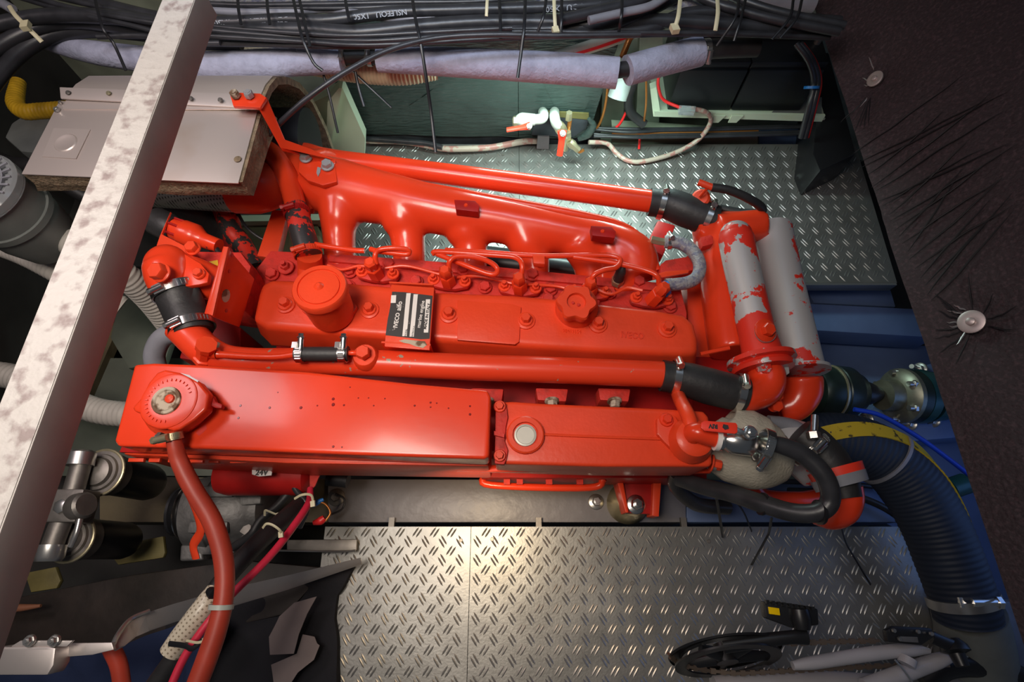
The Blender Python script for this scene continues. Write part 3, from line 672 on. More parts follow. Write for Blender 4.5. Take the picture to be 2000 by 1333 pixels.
# ------------------------------------------------------------------ long coolant pipe in front
pf = [(352, 637, .395, 31), (378, 662, .39, 32), (400, 683, .385, 31), (440, 701, .375, 28), (500, 706, .365, 26), (600, 706, .36, 26), (720, 709, .36, 26), (900, 717, .36, 26), (1100, 724, .36, 26), (1310, 733, .36, 26)]
pfo = TE('coolant_pipe', pf, 'red_chipped', seg=28)
boss = put('pipe_boss', MB().lathe(P(716, 700, .375), P(709, 690, .40)-P(716, 700, .375), [(0, .022), (.014, .019), (.016, .0175)], 24), 'red_paint', pfo)
bolt(pfo, P(711, 692, .393), RM(14, 710, 690, .39), .012, P(709, 690, .40)-P(716, 700, .375), washer=0, m='red_paint')
hf = [(1292, 734, .36, 31), (1312, 737, .36, 31), (1345, 743, .36, 34), (1385, 755, .36, 36), (1425, 765, .36, 35), (1456, 772, .36, 33)]
hfo = TE('coolant_hose', hf, 'black_rubber', seg=30, label='short thick black hose below the silver coolers')
clamp(hfo, P(1318, 737, .36), P(1330, 740, .36)-P(1310, 737, .36), RM(32, 1318, 737, .36), side=(-.1, .9, 1))
clamp(hfo, P(1441, 768, .36), P(1456, 772, .36)-P(1425, 765, .36), RM(35, 1441, 768, .36), side=(.2, .5, 1))
# thermostat housing on the left
mb = MB()
mb.tube(path([(322, 515, .42), (328, 540, .415), (338, 575, .405)]), [RM(40, 322, 515, .42), RM(41, 322, 530, .42), RM(36, 335, 570, .41)], 24, 6)
mb.ball(P(324, 516, .42), RM(41, 322, 515, .42), 24, (1, 1, .8))
mb.tube(path([(330, 530, .40), (380, 540, .39), (430, 560, .37)]), [.035, .033, .03], 16, 5)
th = blend('thermostat_housing', mb, 'red_smooth', E, .0042, 6)
slab('thermostat_flange', [(338, 494), (362, 497), (392, 515), (408, 535), (405, 552), (388, 556), (360, 560), (345, 520)], .425, .01, 'red_smooth', th, .002)
bolt(th, P(316, 534, .452), RM(17, 316, 534, .45), .014, (-.15, -.15, 1), washer=1.15, m='red_paint')
bpx(th, 390, 536, .426, 9, 10, washer=1.3)
hl = [(342, 562, .405, 41), (350, 580, .40, 41), (360, 606, .395, 39), (372, 634, .392, 39), (377, 652, .39, 37)]
hlo = TE('coolant_hose', hl, 'black_rubber', seg=30, label='short black hose with two clamps on the left')
clamp(hlo, P(344, 568, .404), P(350, 580, .40)-P(342, 562, .405), RM(42, 344, 568, .404), side=(-.25, .2, 1), w=.013)
clamp(hlo, P(374, 640, .391), P(377, 650, .39)-P(370, 630, .392), RM(40, 374, 640, .391), side=(-.2, .2, 1), w=.013)
slab('housing_base', [(350, 490), (470, 492), (490, 520), (470, 600), (400, 590)], .36, .10, 'red_dusty', E, .004)
slab('rust_patch', [(405, 512), (425, 508), (428, 530), (412, 542), (402, 530)], .3605, .001, 'yellow_hose', E)
bpx(E, 378, 487, .41, 12, 12, washer=1.2)
# triangular lifting plate
a1, a2, a3, a4 = P(443, 482, .47), P(497, 545, .37), P(468, 640, .36), P(406, 614, .45)
nn = (a2-a1).cross(a4-a1).normalized(); nn = nn if nn.z > 0 else -nn
mb = MB().prism([a1, a2, a3, a4], nn*-.006).bevel(.001); lp = put('lifting_plate', mb, 'red_smooth', E)
put('plate_edge', MB().prism([P(437, 482, .472), P(446, 482, .472), P(415, 617, .452), P(405, 613, .452)], .006).bevel(.001), 'red_paint', lp)
for x, y, r in ((453, 498, 4), (448, 530, 4), (442, 607, 4), (441, 578, 13)):
    d = ray(x, y); o = V((0, 0, H)); t = (a1-o).dot(nn)/d.dot(nn); q = o+d*t
    rr = RM(r, x, y, q.z); put('plate_hole', MB().lathe(q-nn*.001, nn, [(0, rr), (.0016, rr)], 20), 'red_dusty' if r < 10 else 'rust', lp)
# side bracket, sender and lower hoses on the left
mb = MB().tube(path([(305, 432, .36), (330, 444, .36), (342, 448, .36)]), [.026, .026, .022], 20, 3)
snd = put('oil_sender', mb, 'black_rubber', E, label='black round connector')
mb = MB().lathe(P(335, 446, .36), P(420, 478, .355)-P(335, 446, .36), [(0, .020), (.024, .021), (.026, .024), (.050, .024), (.056, .02), (.062, .017), (.068, .014), (.098, .013)], 24)
put('sender_body', mb, 'red_smooth', snd)
for k in range(8):
    a = k*math.pi/4; ax = (P(420, 478, .355)-P(335, 446, .36)).normalized(); n1 = ax.cross(UP).normalized(); n2 = ax.cross(n1)
    q = P(335, 446, .36)+ax*.016+(n1*math.cos(a)+n2*math.sin(a))*.0215; put('sender_rib', MB().tube([q-ax*.010, q+ax*.012], .0025, 6, 1), 'red_dark', snd)
put('sender_wire', MB().tube(path([(402, 475, .356), (412, 479, .356), (425, 492, .35), (432, 505, .34)]), [.010, .010, .005, .004], 12, 5), 'black_rubber', snd)
put('sender_bracket', MB().prism([P(333, 414, .385), P(312, 462, .385), P(306, 480, .385), P(322, 478, .385), P(372, 500, .385), P(378, 490, .385), P(316, 458, .385)], .004), 'red_paint', snd)
TE('sleeve_hose', [(440, 400, .22), (452, 450, .21), (470, 475, .20), (498, 525, .19)], 'worn_rubber', 20)
TE('bypass_pipe', [(436, 405, .2), (432, 450, .16), (440, 500, .12)], 'red_dark', 24)
TE('lower_hose', [(305, 720, .25), (302, 690, .27), (318, 660, .29), (350, 648, .30)], 'cable_grey', 19, label='curved shiny dark hose')
slab('mount_leg', [(532, 410), (562, 412), (540, 505), (502, 500)], .24, .02, 'red_paint', E, .001)
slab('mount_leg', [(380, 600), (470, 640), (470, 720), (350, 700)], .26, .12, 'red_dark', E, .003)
# riser hose from shield outlet to head
ri = [(508, 288, .335, 18), (530, 300, .34, 20), (555, 335, .34, 21), (570, 375, .345, 20), (580, 412, .345, 20)]
rio = TE('riser_pipe', ri, 'red_smooth', seg=22)
rh = [(578, 405, .345, 22), (585, 435, .345, 23), (595, 470, .34, 24), (604, 500, .335, 24)]
rho = TE('riser_hose', rh, 'worn_rubber', seg=24, label='rubber hose with flaking red paint')
clamp(rho, P(580, 417, .345), P(585, 435, .345)-P(578, 405, .345), RM(23, 580, 417, .345), m='red_dark', side=(-.2, .5, 1))
clamp(rho, P(601, 494, .336), P(604, 500, .335)-P(595, 470, .34), RM(25, 601, 494, .336), m='red_paint', side=(.1, -.4, 1))
TE('riser_foot', [(604, 498, .335), (606, 520, .31), (606, 540, .30)], 'red_paint', 24)
# vent line with rubber joint
tf = put('tee_fitting', MB().lathe(P(398, 703, .385), P(402, 680, .415)-P(398, 703, .385), [(0, .016), (.010, .016), (.012, .013), (.034, .013), (.036, .0155), (.046, .0155)], 8), 'red_paint', E)
TE('vent_line', [(405, 690, .405, 10), (425, 692, .405, 10), (432, 693, .405, 7), (500, 697, .40, 6), (545, 697, .40, 6), (585, 691, .40, 6.5)], 'red_smooth')
vh = TE('vent_hose', [(577, 692, .40), (605, 692, .40), (650, 692, .40), (681, 691, .40)], 'black_rubber', 14.5, seg=20, label='short black rubber joint with two upright clamps')
for x in (587, 670):
    p = P(x, 692, .40); r = RM(15, x, 692, .40); mb = MB().lathe(p-V((.006, 0, 0)), (1, 0, 0), [(0, r), (0, r+.0018), (.012, r+.0018), (.012, r)], 28, caps=False)
    for k in range(7): a = -.9+k*.3; mb.box(p+V((0, -math.sin(a)*(r+.002), math.cos(a)*(r+.002))), (.009, .0018, .0018))
    q = P(x, 676, .41); mb.cyl(q+V((0, -.014, -.004)), q+V((.001, .012, .004)), .0055, 14); mb.lathe(q+V((.001, .012, .004)), (0, 1, .3), [(0, .0065), (.002, .0065), (.003, .0045), (.007, .0045)], 6)
    mb.box(p+V((-.006, .010, r)), (.008, .010, .006)); put('hose_clamp', mb, 'chrome', vh)
TE('vent_line', [(678, 690, .40), (692, 690, .40), (704, 691, .395)], 'red_smooth', 5)
# ------------------------------------------------------------------ head details: injectors, studs, pipes
hz = .306
inj = [(737, 530, 1), (877, 545, 1), (1015, 558, 1), (1150, 566, .9), (1272, 580, 1), (598, 512, .8)]
for i, (x, y, k) in enumerate(inj):
    if i == 5: 
        bpx(E, 559, 523, hz, 9, 10, m='red_dusty', stud=.010); continue
    g = .29
    fl = [(x-42, y+4), (x-36, y-6), (x-12, y-8), (x+14, y-6), (x+36, y-2), (x+42, y+8), (x+36, y+16), (x+10, y+20), (x-14, y+18), (x-38, y+12)]
    ij = slab('injector', fl, hz+.012, .012, 'red_dusty', E, .003)
    b0 = P(x, y+8, hz+.012); tilt = V((-.05, 0, 1)) if i < 4 else V((.28, .1, 1))
    put('injector_body', MB().lathe(b0, tilt, [(0, RM(15, x, y, hz)), (.028, RM(15, x, y, hz)), (.030, RM(13, x, y, hz))], 6, rot=.3), 'red_smooth', ij)
    put('union_nut', MB().lathe(b0+tilt*.028, tilt, [(0, RM(10, x, y, hz)), (.004, RM(12, x, y, hz)), (.020, RM(12, x, y, hz)), (.024, RM(8, x, y, hz))], 6), 'red_paint', ij)
    for s_ in (-30, 31): bpx(ij, x+s_, y+2+(4 if s_ > 0 else 0), hz+.011, 8, 9, m='red_paint', stud=.010, washer=1.5)
for x, y in ((532, 537), (684, 532), (813, 551), (947, 562), (1075, 566), (1160, 596), (1190, 573), (1308, 600), (760, 518), (905, 527), (1040, 538), (1247, 552), (680, 560), (1070, 586)):
    bpx(head, x, y, hz-.003, 11, 9, m='red_dusty', washer=1.25)
put('temperature_sender', MB().lathe(P(1205, 552, .31), P(1212, 530, .35)-P(1205, 552, .31), [(0, .012), (.012, .012), (.014, .010), (.022, .010)], 6), 'brass', E, label='brass sender with a black boot')
put('sender_boot', MB().tube([P(1208, 545, .325), P(1213, 530, .35), P(1217, 520, .36)], [.010, .009, .005], 14, 3), 'black_rubber', E)
pz = .362
lines = [
 [(608, 476, .345), (640, 482, .35), (690, 489, .352), (712, 490, .352)],
 [(735, 516, .36), (733, 498, .37), (742, 488, .37), (770, 485, .37), (796, 488, .365), (799, 494, .36), (790, 497, .36), (740, 491, .36), (724, 487, .355)],
 [(877, 530, .36), (878, 512, .372), (893, 501, .375), (930, 503, .372), (958, 513, .365), (971, 525, .36), (968, 535, .36), (950, 534, .36), (900, 515, .36), (853, 496, .355)],
 [(1016, 545, .36), (1020, 520, .372), (1008, 504, .37), (970, 499, .368), (860, 492, .36), (845, 496, .355)],
 [(1153, 556, .36), (1160, 538, .372), (1180, 528, .375), (1203, 523, .372), (1212, 510, .368), (1200, 501, .365), (1160, 499, .362), (1050, 500, .36), (960, 494, .358), (870, 489, .352)],
 [(1287, 556, .36), (1284, 540, .372), (1260, 528, .37), (1200, 514, .365), (1120, 502, .36)]]
for i, l in enumerate(lines):
    TE('injection_line', l, 'red_smooth', 5.2, seg=12, n=7)
for l in ([(640, 518, .32), (668, 527, .32), (700, 520, .325), (722, 522, .325)], [(752, 524, .325), (795, 520, .325), (862, 537, .325)], [(892, 542, .325), (935, 540, .32), (1000, 554, .325)], [(1030, 556, .325), (1090, 560, .32), (1140, 575, .325)], [(1165, 566, .33), (1195, 575, .33), (1225, 563, .33), (1255, 568, .335)]):
    TE('leak_line', l, 'red_paint', 3, seg=8)
slab('line_clip', [(1040, 497), (1064, 498), (1064, 516), (1042, 514)], .372, .014, 'red_paint', E, .002)
bpx(E, 1055, 518, .34, 6, 8, washer=1.2)
# braided vent hose on the manifold end
TE('hose_union', [(1272, 468, .32), (1290, 472, .32), (1302, 473, .32)], 'brass', 8, seg=6)
bh = TE('braided_hose', [(1298, 473, .32), (1325, 474, .325), (1352, 490, .33), (1366, 515, .335), (1362, 540, .335), (1340, 553, .335), (1300, 557, .335)], 'braid_hose', 12.5, seg=20, label='grey braided hose looping beside the manifold')
clamp(bh, P(1306, 473, .32), (1, 0, 0), RM(13, 1306, 473, .32), w=.008, side=(0, .7, 1), scr=.004)
put('blue_ferrule', MB().lathe(P(1299, 572, .33), P(1299, 556, .35)-P(1299, 572, .33), [(0, .011), (.010, .009), (.011, .007), (.024, .007)], 14), 'blue_plastic', E)
slab('strap_end', [(1275, 538), (1300, 530), (1345, 527), (1345, 533), (1300, 541), (1275, 546)], .352, .004, 'red_paint', E, .001)
slab('rear_bracket', [(1290, 516), (1300, 508), (1358, 498), (1362, 525), (1300, 545), (1288, 540)], .315, .03, 'red_dusty', E, .004)
slab('rear_bracket', [(1285, 430), (1320, 440), (1295, 500), (1262, 480)], .22, .03, 'red_dark', E, .004)
slab('rear_plate', [(1340, 500), (1390, 480), (1400, 700), (1345, 700)], .24, .1, 'red_paint', E, .004)
put('tie_rod', MB().tube([P(1368, 692, .33), P(1425, 680, .34)], .0035, 8, 1), 'red_smooth', E)
# ------------------------------------------------------------------ coolers at the rear
mb = MB()
bd = [(1402, 455, .28, 40), (1410, 520, .28, 44), (1420, 600, .28, 46), (1435, 690, .28, 48)]
mb.tube(path(bd), prad(bd), 26, 5); mb.tube(path([(1400, 450, .30), (1490, 440, .30)]), .032, 18, 4)
mb.box(P(1420, 445, .28), (.13, .05, .05)); rx = blend('cooler_casting', mb, 'red_smooth', E, .0045, 8)
slab('cast_lug', [(1368, 463), (1388, 458), (1394, 462), (1394, 476), (1372, 482)], .335, .02, 'red_dusty', rx, .003)
c1 = [(1436, 455, .355, 27), (1438, 468, .355, 33), (1446, 510, .355, 33), (1462, 580, .355, 33), (1478, 650, .355, 34), (1490, 695, .355, 38)]
c1o = TE('slim_cooler', c1, 'slim_alu', seg=32, label='slim upright cylinder of bare aluminium with flaking red paint')
put('cooler_dome', MB().ball(P(1437, 462, .355), RM(31, 1437, 462, .355), 24, (1, 1, 1)), 'slim_alu', c1o)
c2 = [(1506, 447, .28, 38), (1520, 520, .28, 39), (1540, 610, .28, 40), (1560, 700, .28, 42), (1566, 728, .28, 43)]
c2o = TE('large_cooler', c2, 'mostly_alu', seg=36, label='large bare aluminium cooler tube at the engine rear')
put('end_ring', MB().lathe(P(1563, 722, .28), P(1566, 728, .28)-P(1560, 700, .28), [(0, .049), (.006, .049)], 36), 'mostly_alu', c2o)
slab('corner_lug', [(1468, 428), (1492, 420), (1500, 424), (1498, 438), (1470, 440)], .30, .02, 'red_smooth', rx, .003)
ax = P(1494, 712, .355)-P(1488, 690, .355)
put('cooler_flange', MB().lathe(P(1485, 700, .352), ax, [(0, .054), (.008, .055), (.010, .046), (.016, .05), (.022, .048)], 36), 'worn_red_alu', c1o)
mb = MB(); e1 = [(1490, 715, .35, 34), (1500, 738, .35, 33), (1492, 762, .35, 32), (1462, 775, .355, 30), (1445, 772, .36, 28)]
mb.tube(path(e1), prad(e1), 24, 6); e2 = [(1566, 735, .28, 38), (1566, 765, .27, 37), (1550, 790, .26, 34), (1520, 800, .25, 30)]
mb.tube(path(e2), prad(e2), 24, 6); blend('cooler_elbows', mb, 'red_smooth', E, .0042, 4)
bolt(c1o, P(1494, 646, .395), RM(13, 1494, 646, .39), .012, (.2, -.2, 1), washer=1.75, m='red_smooth', label='red drain plug on a bare washer')
put('plug_washer', MB().lathe(P(1494, 648, .392), (.2, -.2, 1), [(0, RM(23, 1494, 646, .39)), (.004, RM(22, 1494, 646, .39)), (.0045, RM(16, 1494, 646, .39))], 26), 'weld_grey', c1o)
for x, y, z in ((1490, 716, .37), (1524, 722, .345), (1514, 748, .34), (1513, 770, .33), (1512, 790, .33)):
    bolt(c1o, P(x, y, z), .010, .012, (0, -.6, 1), washer=1.3, m='red_smooth' if y > 740 else 'worn_red_alu')
# ------------------------------------------------------------------ drain valve, lagged exhaust and lower pipes at rear right
put('valve_elbow', MB().tube(path([(1350, 848, .42), (1362, 845, .43), (1385, 852, .43), (1402, 856, .43)]), .0145, 18, 5), 'red_smooth', E)
bv = put('drain_valve', MB().lathe(P(1398, 856, .43), P(1478, 868, .43)-P(1398, 856, .43), [(0, .014), (.006, .017), (.010, .017), (.012, .013), (.022, .019), (.050, .019), (.056, .014), (.070, .014), (.075, .016)], 18), 'chrome', E, label='plated ball valve body')
put('valve_ring', MB().lathe(P(1396, 856, .43), P(1478, 868, .43)-P(1398, 856, .43), [(0, .018), (.006, .018)], 20), 'label_white', bv)
lv = slab('valve_lever', [(1370, 826), (1376, 822), (1438, 826), (1441, 832), (1441, 845), (1436, 848), (1376, 842), (1369, 836)], .462, .004, 'lever_red', bv, .0015)
bolt(bv, P(1464, 846, .455), .008, .006, washer=1.3, m='chrome', stud=.005)
slab('lever_shank', [(1432, 830), (1456, 843), (1470, 842), (1466, 852), (1440, 847)], .459, .003, 'chrome', bv, .001)
text_mesh('lever_print', 'RIV', P(1393, 833, .4625), (-1, .08, 0), (0, -1, 0), .0085, 'label_black', bv, .0003, .0004)
slab('lever_print', [(1413, 829), (1422, 831), (1424, 838), (1416, 840), (1411, 835)], .4628, .0006, 'label_black', bv)
clamp(bv, P(1492, 872, .43), P(1510, 880, .43)-P(1478, 868, .43), .024, m='chrome', side=(.3, -1, .6), w=.012)
lg = [(1385, 832, .33, 30), (1400, 850, .33, 62), (1440, 870, .33, 75), (1480, 885, .33, 72), (1512, 890, .33, 58), (1530, 890, .33, 42)]
TE('lagged_elbow', lg, 'lagging', seg=30, label='pale cloth-wrapped exhaust elbow')
mb = MB(); x1 = [(1495, 835, .27, 30), (1540, 870, .27, 60), (1560, 900, .26, 50), (1540, 920, .25, 40)]
mb.tube(path(x1), prad(x1), 22, 5); blend('exhaust_flange', mb, 'worn_red_alu', E, .005, 3)
put('flange_arc', MB().tube(path([(1500, 825, .30), (1545, 832, .30), (1585, 858, .30), (1600, 885, .30)]), .012, 12, 5), 'cable_grey', E)
ch_ = [(1560, 845, .34, 30), (1590, 870, .34, 36), (1620, 905, .34, 38), (1642, 945, .34, 34), (1652, 975, .34, 30)]
cho = TE('raw_water_hose', ch_, 'black_rubber', seg=26, label='curved dark hose with metal bands at the lower right')
clamp(cho, P(1580, 878, .35), P(1600, 880, .34)-P(1575, 855, .34), RM(38, 1585, 870, .34), side=(-.3, .5, 1), w=.014)
put('clamp_screw', MB().cyl(P(1589, 850, .385), P(1591, 812, .385), .0055, 10).lathe(P(1589, 850, .385), (0, 1, 0), [(-.006, .010), (.004, .010), (.006, .007)], 6), 'chrome', cho)
for (x, y), mm in (((1634, 924), 'lever_red'), ((1640, 940), 'cable_grey')):
    put('band', MB().lathe(P(x, y, .34), P(1652, 975, .34)-P(1620, 905, .34), [(-.008, .0385), (-.008, .0405), (.008, .0385), (.008, .036)], 28), mm, cho)
el_ = [(1652, 950, .34, 29), (1655, 975, .335, 29), (1648, 1000, .32, 26), (1625, 1015, .29, 20), (1595, 1010, .26, 16)]
TE('water_elbow', el_, 'red_smooth', seg=24)
TE('water_pipe', [(1462, 930, .16), (1470, 955, .15), (1495, 975, .14), (1560, 980, .13), (1600, 975, .12)], 'red_smooth', 19, seg=20)
cl = [(1500, 866, .43, 15), (1530, 872, .43, 17), (1570, 890, .43, 18), (1610, 930, .43, 18), (1622, 975, .42, 18), (1600, 1000, .41, 18), (1550, 1002, .39, 18), (1490, 985, .36, 18), (1430, 965, .32, 17), (1370, 950, .28, 16), (1325, 935, .25, 15)]
co = TE('drain_hose', cl, 'cable_black', seg=22, label='black hose looping down from the red levered valve')
TE('drain_hose', [(1322, 925, .22), (1320, 950, .18), (1360, 985, .12), (1420, 992, .08)], 'cable_black', 14)
for x, y, a, b in ((1600, 1001, 1, 0), (1489, 985, 1, .25)):
    put('hose_tie', MB().lathe(P(x, y, .41 if x > 1550 else .36), (a, -b, -.1), [(-.002, .0158), (-.002, .017), (.002, .017), (.002, .0158)], 20), 'tie_black', co)
# alternator on the near left corner
az = .10
alt = put('alternator', MB().lathe(P(378, 1004, az), P(545, 994, az)-P(378, 1004, az), [(0, .045), (.006, .066), (.05, .072), (.052, .069), (.056, .069), (.058, .072), (.115, .070), (.125, .062), (.145, .058), (.150, .035)], 36), 'cast_alu', E, label='grey cast alternator with black pulley')
for a in (.3, 1.1, 2.0, 2.8): 
    q = P(430, 1000, az); put('cooling_lug', MB().box(q+V((.02, -.072*math.cos(a), .072*math.sin(a))), (.07, .02, .018)).bevel(.004), 'cast_alu', alt)
put('pulley', MB().lathe(P(345, 1000, az), (1, .02, 0), [(0, .040), (.003, .045), (.008, .045), (.014, .036), (.020, .045), (.026, .045), (.028, .03)], 32), 'bike_black', alt)
put('pulley_fan', MB().lathe(P(366, 1000, az), (1, .02, 0), [(0, .052), (.003, .053), (.004, .04)], 32), 'chrome', alt)
for y0 in (965, 1010): slab('fan_blade', [(353, y0), (372, y0-8), (374, y0+14), (356, y0+20)], az+.045, .004, 'bike_black', alt, .001)
slab('alternator_foot', [(352, 1065), (392, 1060), (396, 1095), (350, 1097)], .13, .04, 'cast_alu', alt, .005, 3)
slab('alternator_ear', [(425, 967), (470, 962), (510, 968), (508, 985), (425, 992)], .165, .02, 'cast_alu', alt, .004)
bolt(alt, P(485, 1034, .14), .012, .010, m='dull_steel')
put('alternator_strap', MB().tube(path([(345, 905, .30), (352, 935, .27), (378, 985, .24), (392, 1035, .22), (378, 1065, .20), (383, 1092, .19)]), .009, 10, 6, flat=.4), 'red_paint', alt)
put('starter_body', MB().lathe(P(430, 930, .20), (1, 0, 0), [(0, .03), (.02, .035), (.16, .035), (.17, .02)], 28), 'red_dark', E)
slab('sticker', [(492, 918), (520, 917), (531, 922), (530, 929), (505, 931), (492, 927)], .262, .002, 'label_white', E)
text_mesh('voltage_print', '24V', P(511, 924, .2635), (1, 0, 0), (0, 1, 0), .013, 'label_black', E, .0004, .0004)

put('dark_mounts', MB().tube(path([(935, 508, .10), (1035, 520, .10)]), .035, 20, 1).tube(path([(1062, 520, .10), (1125, 530, .10)]), .03, 20, 1), 'bike_black', E)  # black mount shapes, added to darken the view through the manifold arches
slab('side_bracket', [(560, 455), (625, 460), (622, 520), (566, 512)], .08, .04, 'hull_olive', E, .004)
# ================================================================== HEAT SHIELD BOX (left back)
SB = thing('heat_shield_box', 'flat aluminium heat shield box lined with brown felt behind the cross bar', 'heat shield', tuple(P(300, 330, .30)))
pq = [P(42, 340, .466), P(116, 197, .466), P(504, 212, .462), P(465, 358, .468)]
put('cover_plate', MB().prism(pq, .0025).bevel(.0006), 'shield_plate', SB)
prof = [(.742, .466), (.775, .468), (.805, .462), (.845, .445), (.885, .410), (.925, .360), (.955, .290), (.962, .20), (.945, .10)]
def sheet(x0a, x1a, off, th, m, name, tp=None):
    mb = MB(); n = len(prof); out = []
    for i, (y, z) in enumerate(prof):
        a = prof[max(i-1, 0)]; b = prof[min(i+1, n-1)]; t = V((0, b[0]-a[0], b[1]-a[1])).normalized(); nn = V((0, t.z, -t.y))
        out.append((V((0, y, z))+nn*off, V((0, y, z))+nn*(off+th)))
    ring = [q[0] for q in out]+[q[1] for q in reversed(out)]
    x0f = lambda q: V((x0a - (.0 if q.z > .44 else -.03), q.y, q.z))
    mb.prism([V((x1a, q.y, q.z)) for q in ring], bottom=[x0f(q) for q in ring])
    return put(name, mb, m, SB, smooth=50)
sheet(-.80, -.452, -.001, .002, 'shield_plate', 'curved_sheet')
sheet(-.79, -.445, .0015, .013, 'felt', 'felt_lining')
mb = MB().prism([P(116, 170, .478), P(500, 184, .474), P(505, 211, .470), P(118, 192, .474)], .003).bevel(.0012)
st = put('joint_strip', mb, 'shield_plate', SB)
for x, y in ((133, 181), (212, 182), (372, 192), (430, 195)): put('rivet', MB().lathe(P(x, y, .478), UP, [(0, .0045), (.0025, .003)], 12), 'brass' if x == 212 else 'dull_steel', st)
for x, y, r in ((112, 215, 6), (119, 202, 3.5)): put('screw', MB().lathe(P(x, y, .467), UP, [(0, RM(r, x, y, .467)), (.004, RM(r*.8, x, y, .467)), (.004, RM(r*.4, x, y, .467)), (.002, .001)], 14), 'steel', SB)
put('round_hole', MB().lathe(P(464, 311, .4682), UP, [(0, .0062), (.0006, .0062)], 18), 'felt', SB, label='dark round hole through the plate')
put('patch', MB().prism([P(105, 250, .4668), P(176, 253, .4666), P(148, 310, .4668), P(82, 306, .467)], .0008), 'rust' if 0 else 'shield_plate', SB)
put('patch_dome', MB().lathe(P(128, 279, .467), UP, [(0, RM(22, 128, 279, .467)), (.0015, RM(20, 128, 279, .467)), (.0015, RM(18, 128, 279, .467)), (.0006, RM(15, 128, 279, .467)), (.0008, .001)], 28), 'shield_plate', SB)
fb = MB().prism([P(46, 342, .463), P(118, 205, .463), P(512, 215, .459), P(474, 356, .465)], bottom=[P(80, 372, .425), P(150, 230, .425), P(545, 232, .41), P(494, 384, .42)])
bmesh.ops.subdivide_edges(fb.bm, edges=fb.bm.edges[:], cuts=5, use_grid_fill=True)
for v in fb.bm.verts: 
    if v.co.z < .455: v.co += V((noise.noise(v.co*60), noise.noise(v.co*55+V((3, 1, 1))), noise.noise(v.co*70)))*.006
put('felt_slab', fb, 'felt', SB)
put('perforated_can', MB().tube(path([(250, 352, .32), (400, 362, .32), (468, 366, .32)]), [.050, .050, .050], 36, 3), 'mesh_metal', SB)
put('can_collar', MB().tube(path([(462, 366, .32), (500, 368, .32), (530, 362, .31)]), [.0515, .050, .046], 32, 3), 'red_paint', SB)
put('dark_core', MB().tube([V((-.80, .84, .27)), V((-.44, .84, .27))], .075, 24, 2), 'bike_black', SB)  # black cylinder added so the inside of the shield looks dark
sa = MB().prism([P(449, 186, .492), P(455, 180, .492), P(508, 182, .492), P(520, 190, .492), P(508, 210, .490), P(455, 207, .490)], .007).bevel(.002)
arm = put('support_arm', sa, 'red_smooth', E, label='cranked red support arm bolted onto the heat shield')
put('arm_strap', MB().prism([P(503, 208, .49), P(520, 188, .49), P(556, 272, .42), P(600, 288, .385), (P(655, 312, .375)), P(652, 325, .372), P(592, 300, .38), P(548, 290, .415)], .008).bevel(.0015), 'red_smooth', arm)
for x, y in ((462, 190), (489, 190)): bpx(arm, x, y, .492, 9, 11, m='rust' if x < 470 else 'weld_grey', washer=0, stud=.003)
# ================================================================== CABLE BUNDLE ALONG THE TOP
G = None
def cable(name, label, pts, r, m, group=None, cat='cable', prints=()):
    o = T(name, pts, m, None, r, seg=14, n=6, label=label, cat=cat, group=group)
    return o
def cprint(o, s, x, y, z, x2, y2, fit, r):
    c = P(x, y, z); a = P(x2, y2, z)-c; o_ = V((0, 0, H)); d = (o_-c).normalized(); a.normalize()
    text_mesh('cable_print', s, c+d*(r*1.02), a, a.cross(d)*-1, .013, 'print_grey', o, .0002, .0002, fit=fit)
zc = .46
q = cable('power_cable', 'thick black cable with white printing, uppermost thick one left of centre', [(60, -25, zc), (200, 8, zc), (320, 36, zc), (430, 44, zc), (560, 38, zc), (640, 40, zc), (760, 25, zc), (900, 20, zc), (1050, 16, zc), (1180, 8, zc), (1290, -25, zc)], 11.5, 'cable_black')
for x, y, s, f in ((215, 12, 'ZACAB', .05), (130, -2, 'NSLFFOU', .07), (530, 39, 'ZACAB  <VDE>  NSLFFOU  1X50', .22), (800, 22, 'ZACAB   <VDE>   NSLFFOU   1X50', .22), (1120, 13, 'NSLFFOU 1X50', .11)):
    cprint(q, s, x, y, zc, x-20, y+(-5 if x < 300 else (2 if x > 700 else 1)), f, RM(11.5, x, y, zc))
cable('power_cable', 'thick black cable sweeping down at the far left and along the bundle middle', [(-60, 150, .45), (0, 90, .45), (80, 52, .45), (160, 42, .45), (280, 58, .45), (400, 66, .45), (480, 60, .45), (600, 58, .45), (700, 64, .45), (820, 52, .45), (940, 44, .45), (1060, 44, .45), (1160, 48, .455), (1240, 30, .46), (1340, -20, .46)], 14, 'cable_black')
cable('power_cable', 'glossy thick black cable curving round the upper left corner', [(-60, 230, .43), (0, 145, .43), (50, 95, .43), (110, 66, .43), (190, 58, .43), (290, 66, .43), (380, 80, .43), (470, 82, .43)], 15, 'cable_black')
cable('power_cable', 'matt black cable just inside the upper left corner', [(-60, 66, .47), (20, 42, .47), (110, 30, .47), (220, 34, .47), (330, 50, .46)], 14, 'cable_black')
cable('power_cable', 'grey-white cable end in the upper left corner', [(-40, -5, .49), (0, 5, .49), (24, 18, .49)], 9, 'cable_grey')
cable('power_cable', 'long black cable in the lower right of the bundle', [(560, 78, .44), (700, 74, .44), (860, 70, .44), (1000, 62, .44), (1130, 55, .45), (1250, 42, .45), (1330, 42, .45), (1450, 50, .45), (1620, 62, .45)], 13, 'cable_black')
cable('power_cable', 'thick black cable above the right half of the bundle', [(1180, 60, .44), (1260, 58, .44), (1330, 30, .45), (1400, 24, .455), (1480, 32, .455), (1640, 44, .455)], 12, 'cable_black')
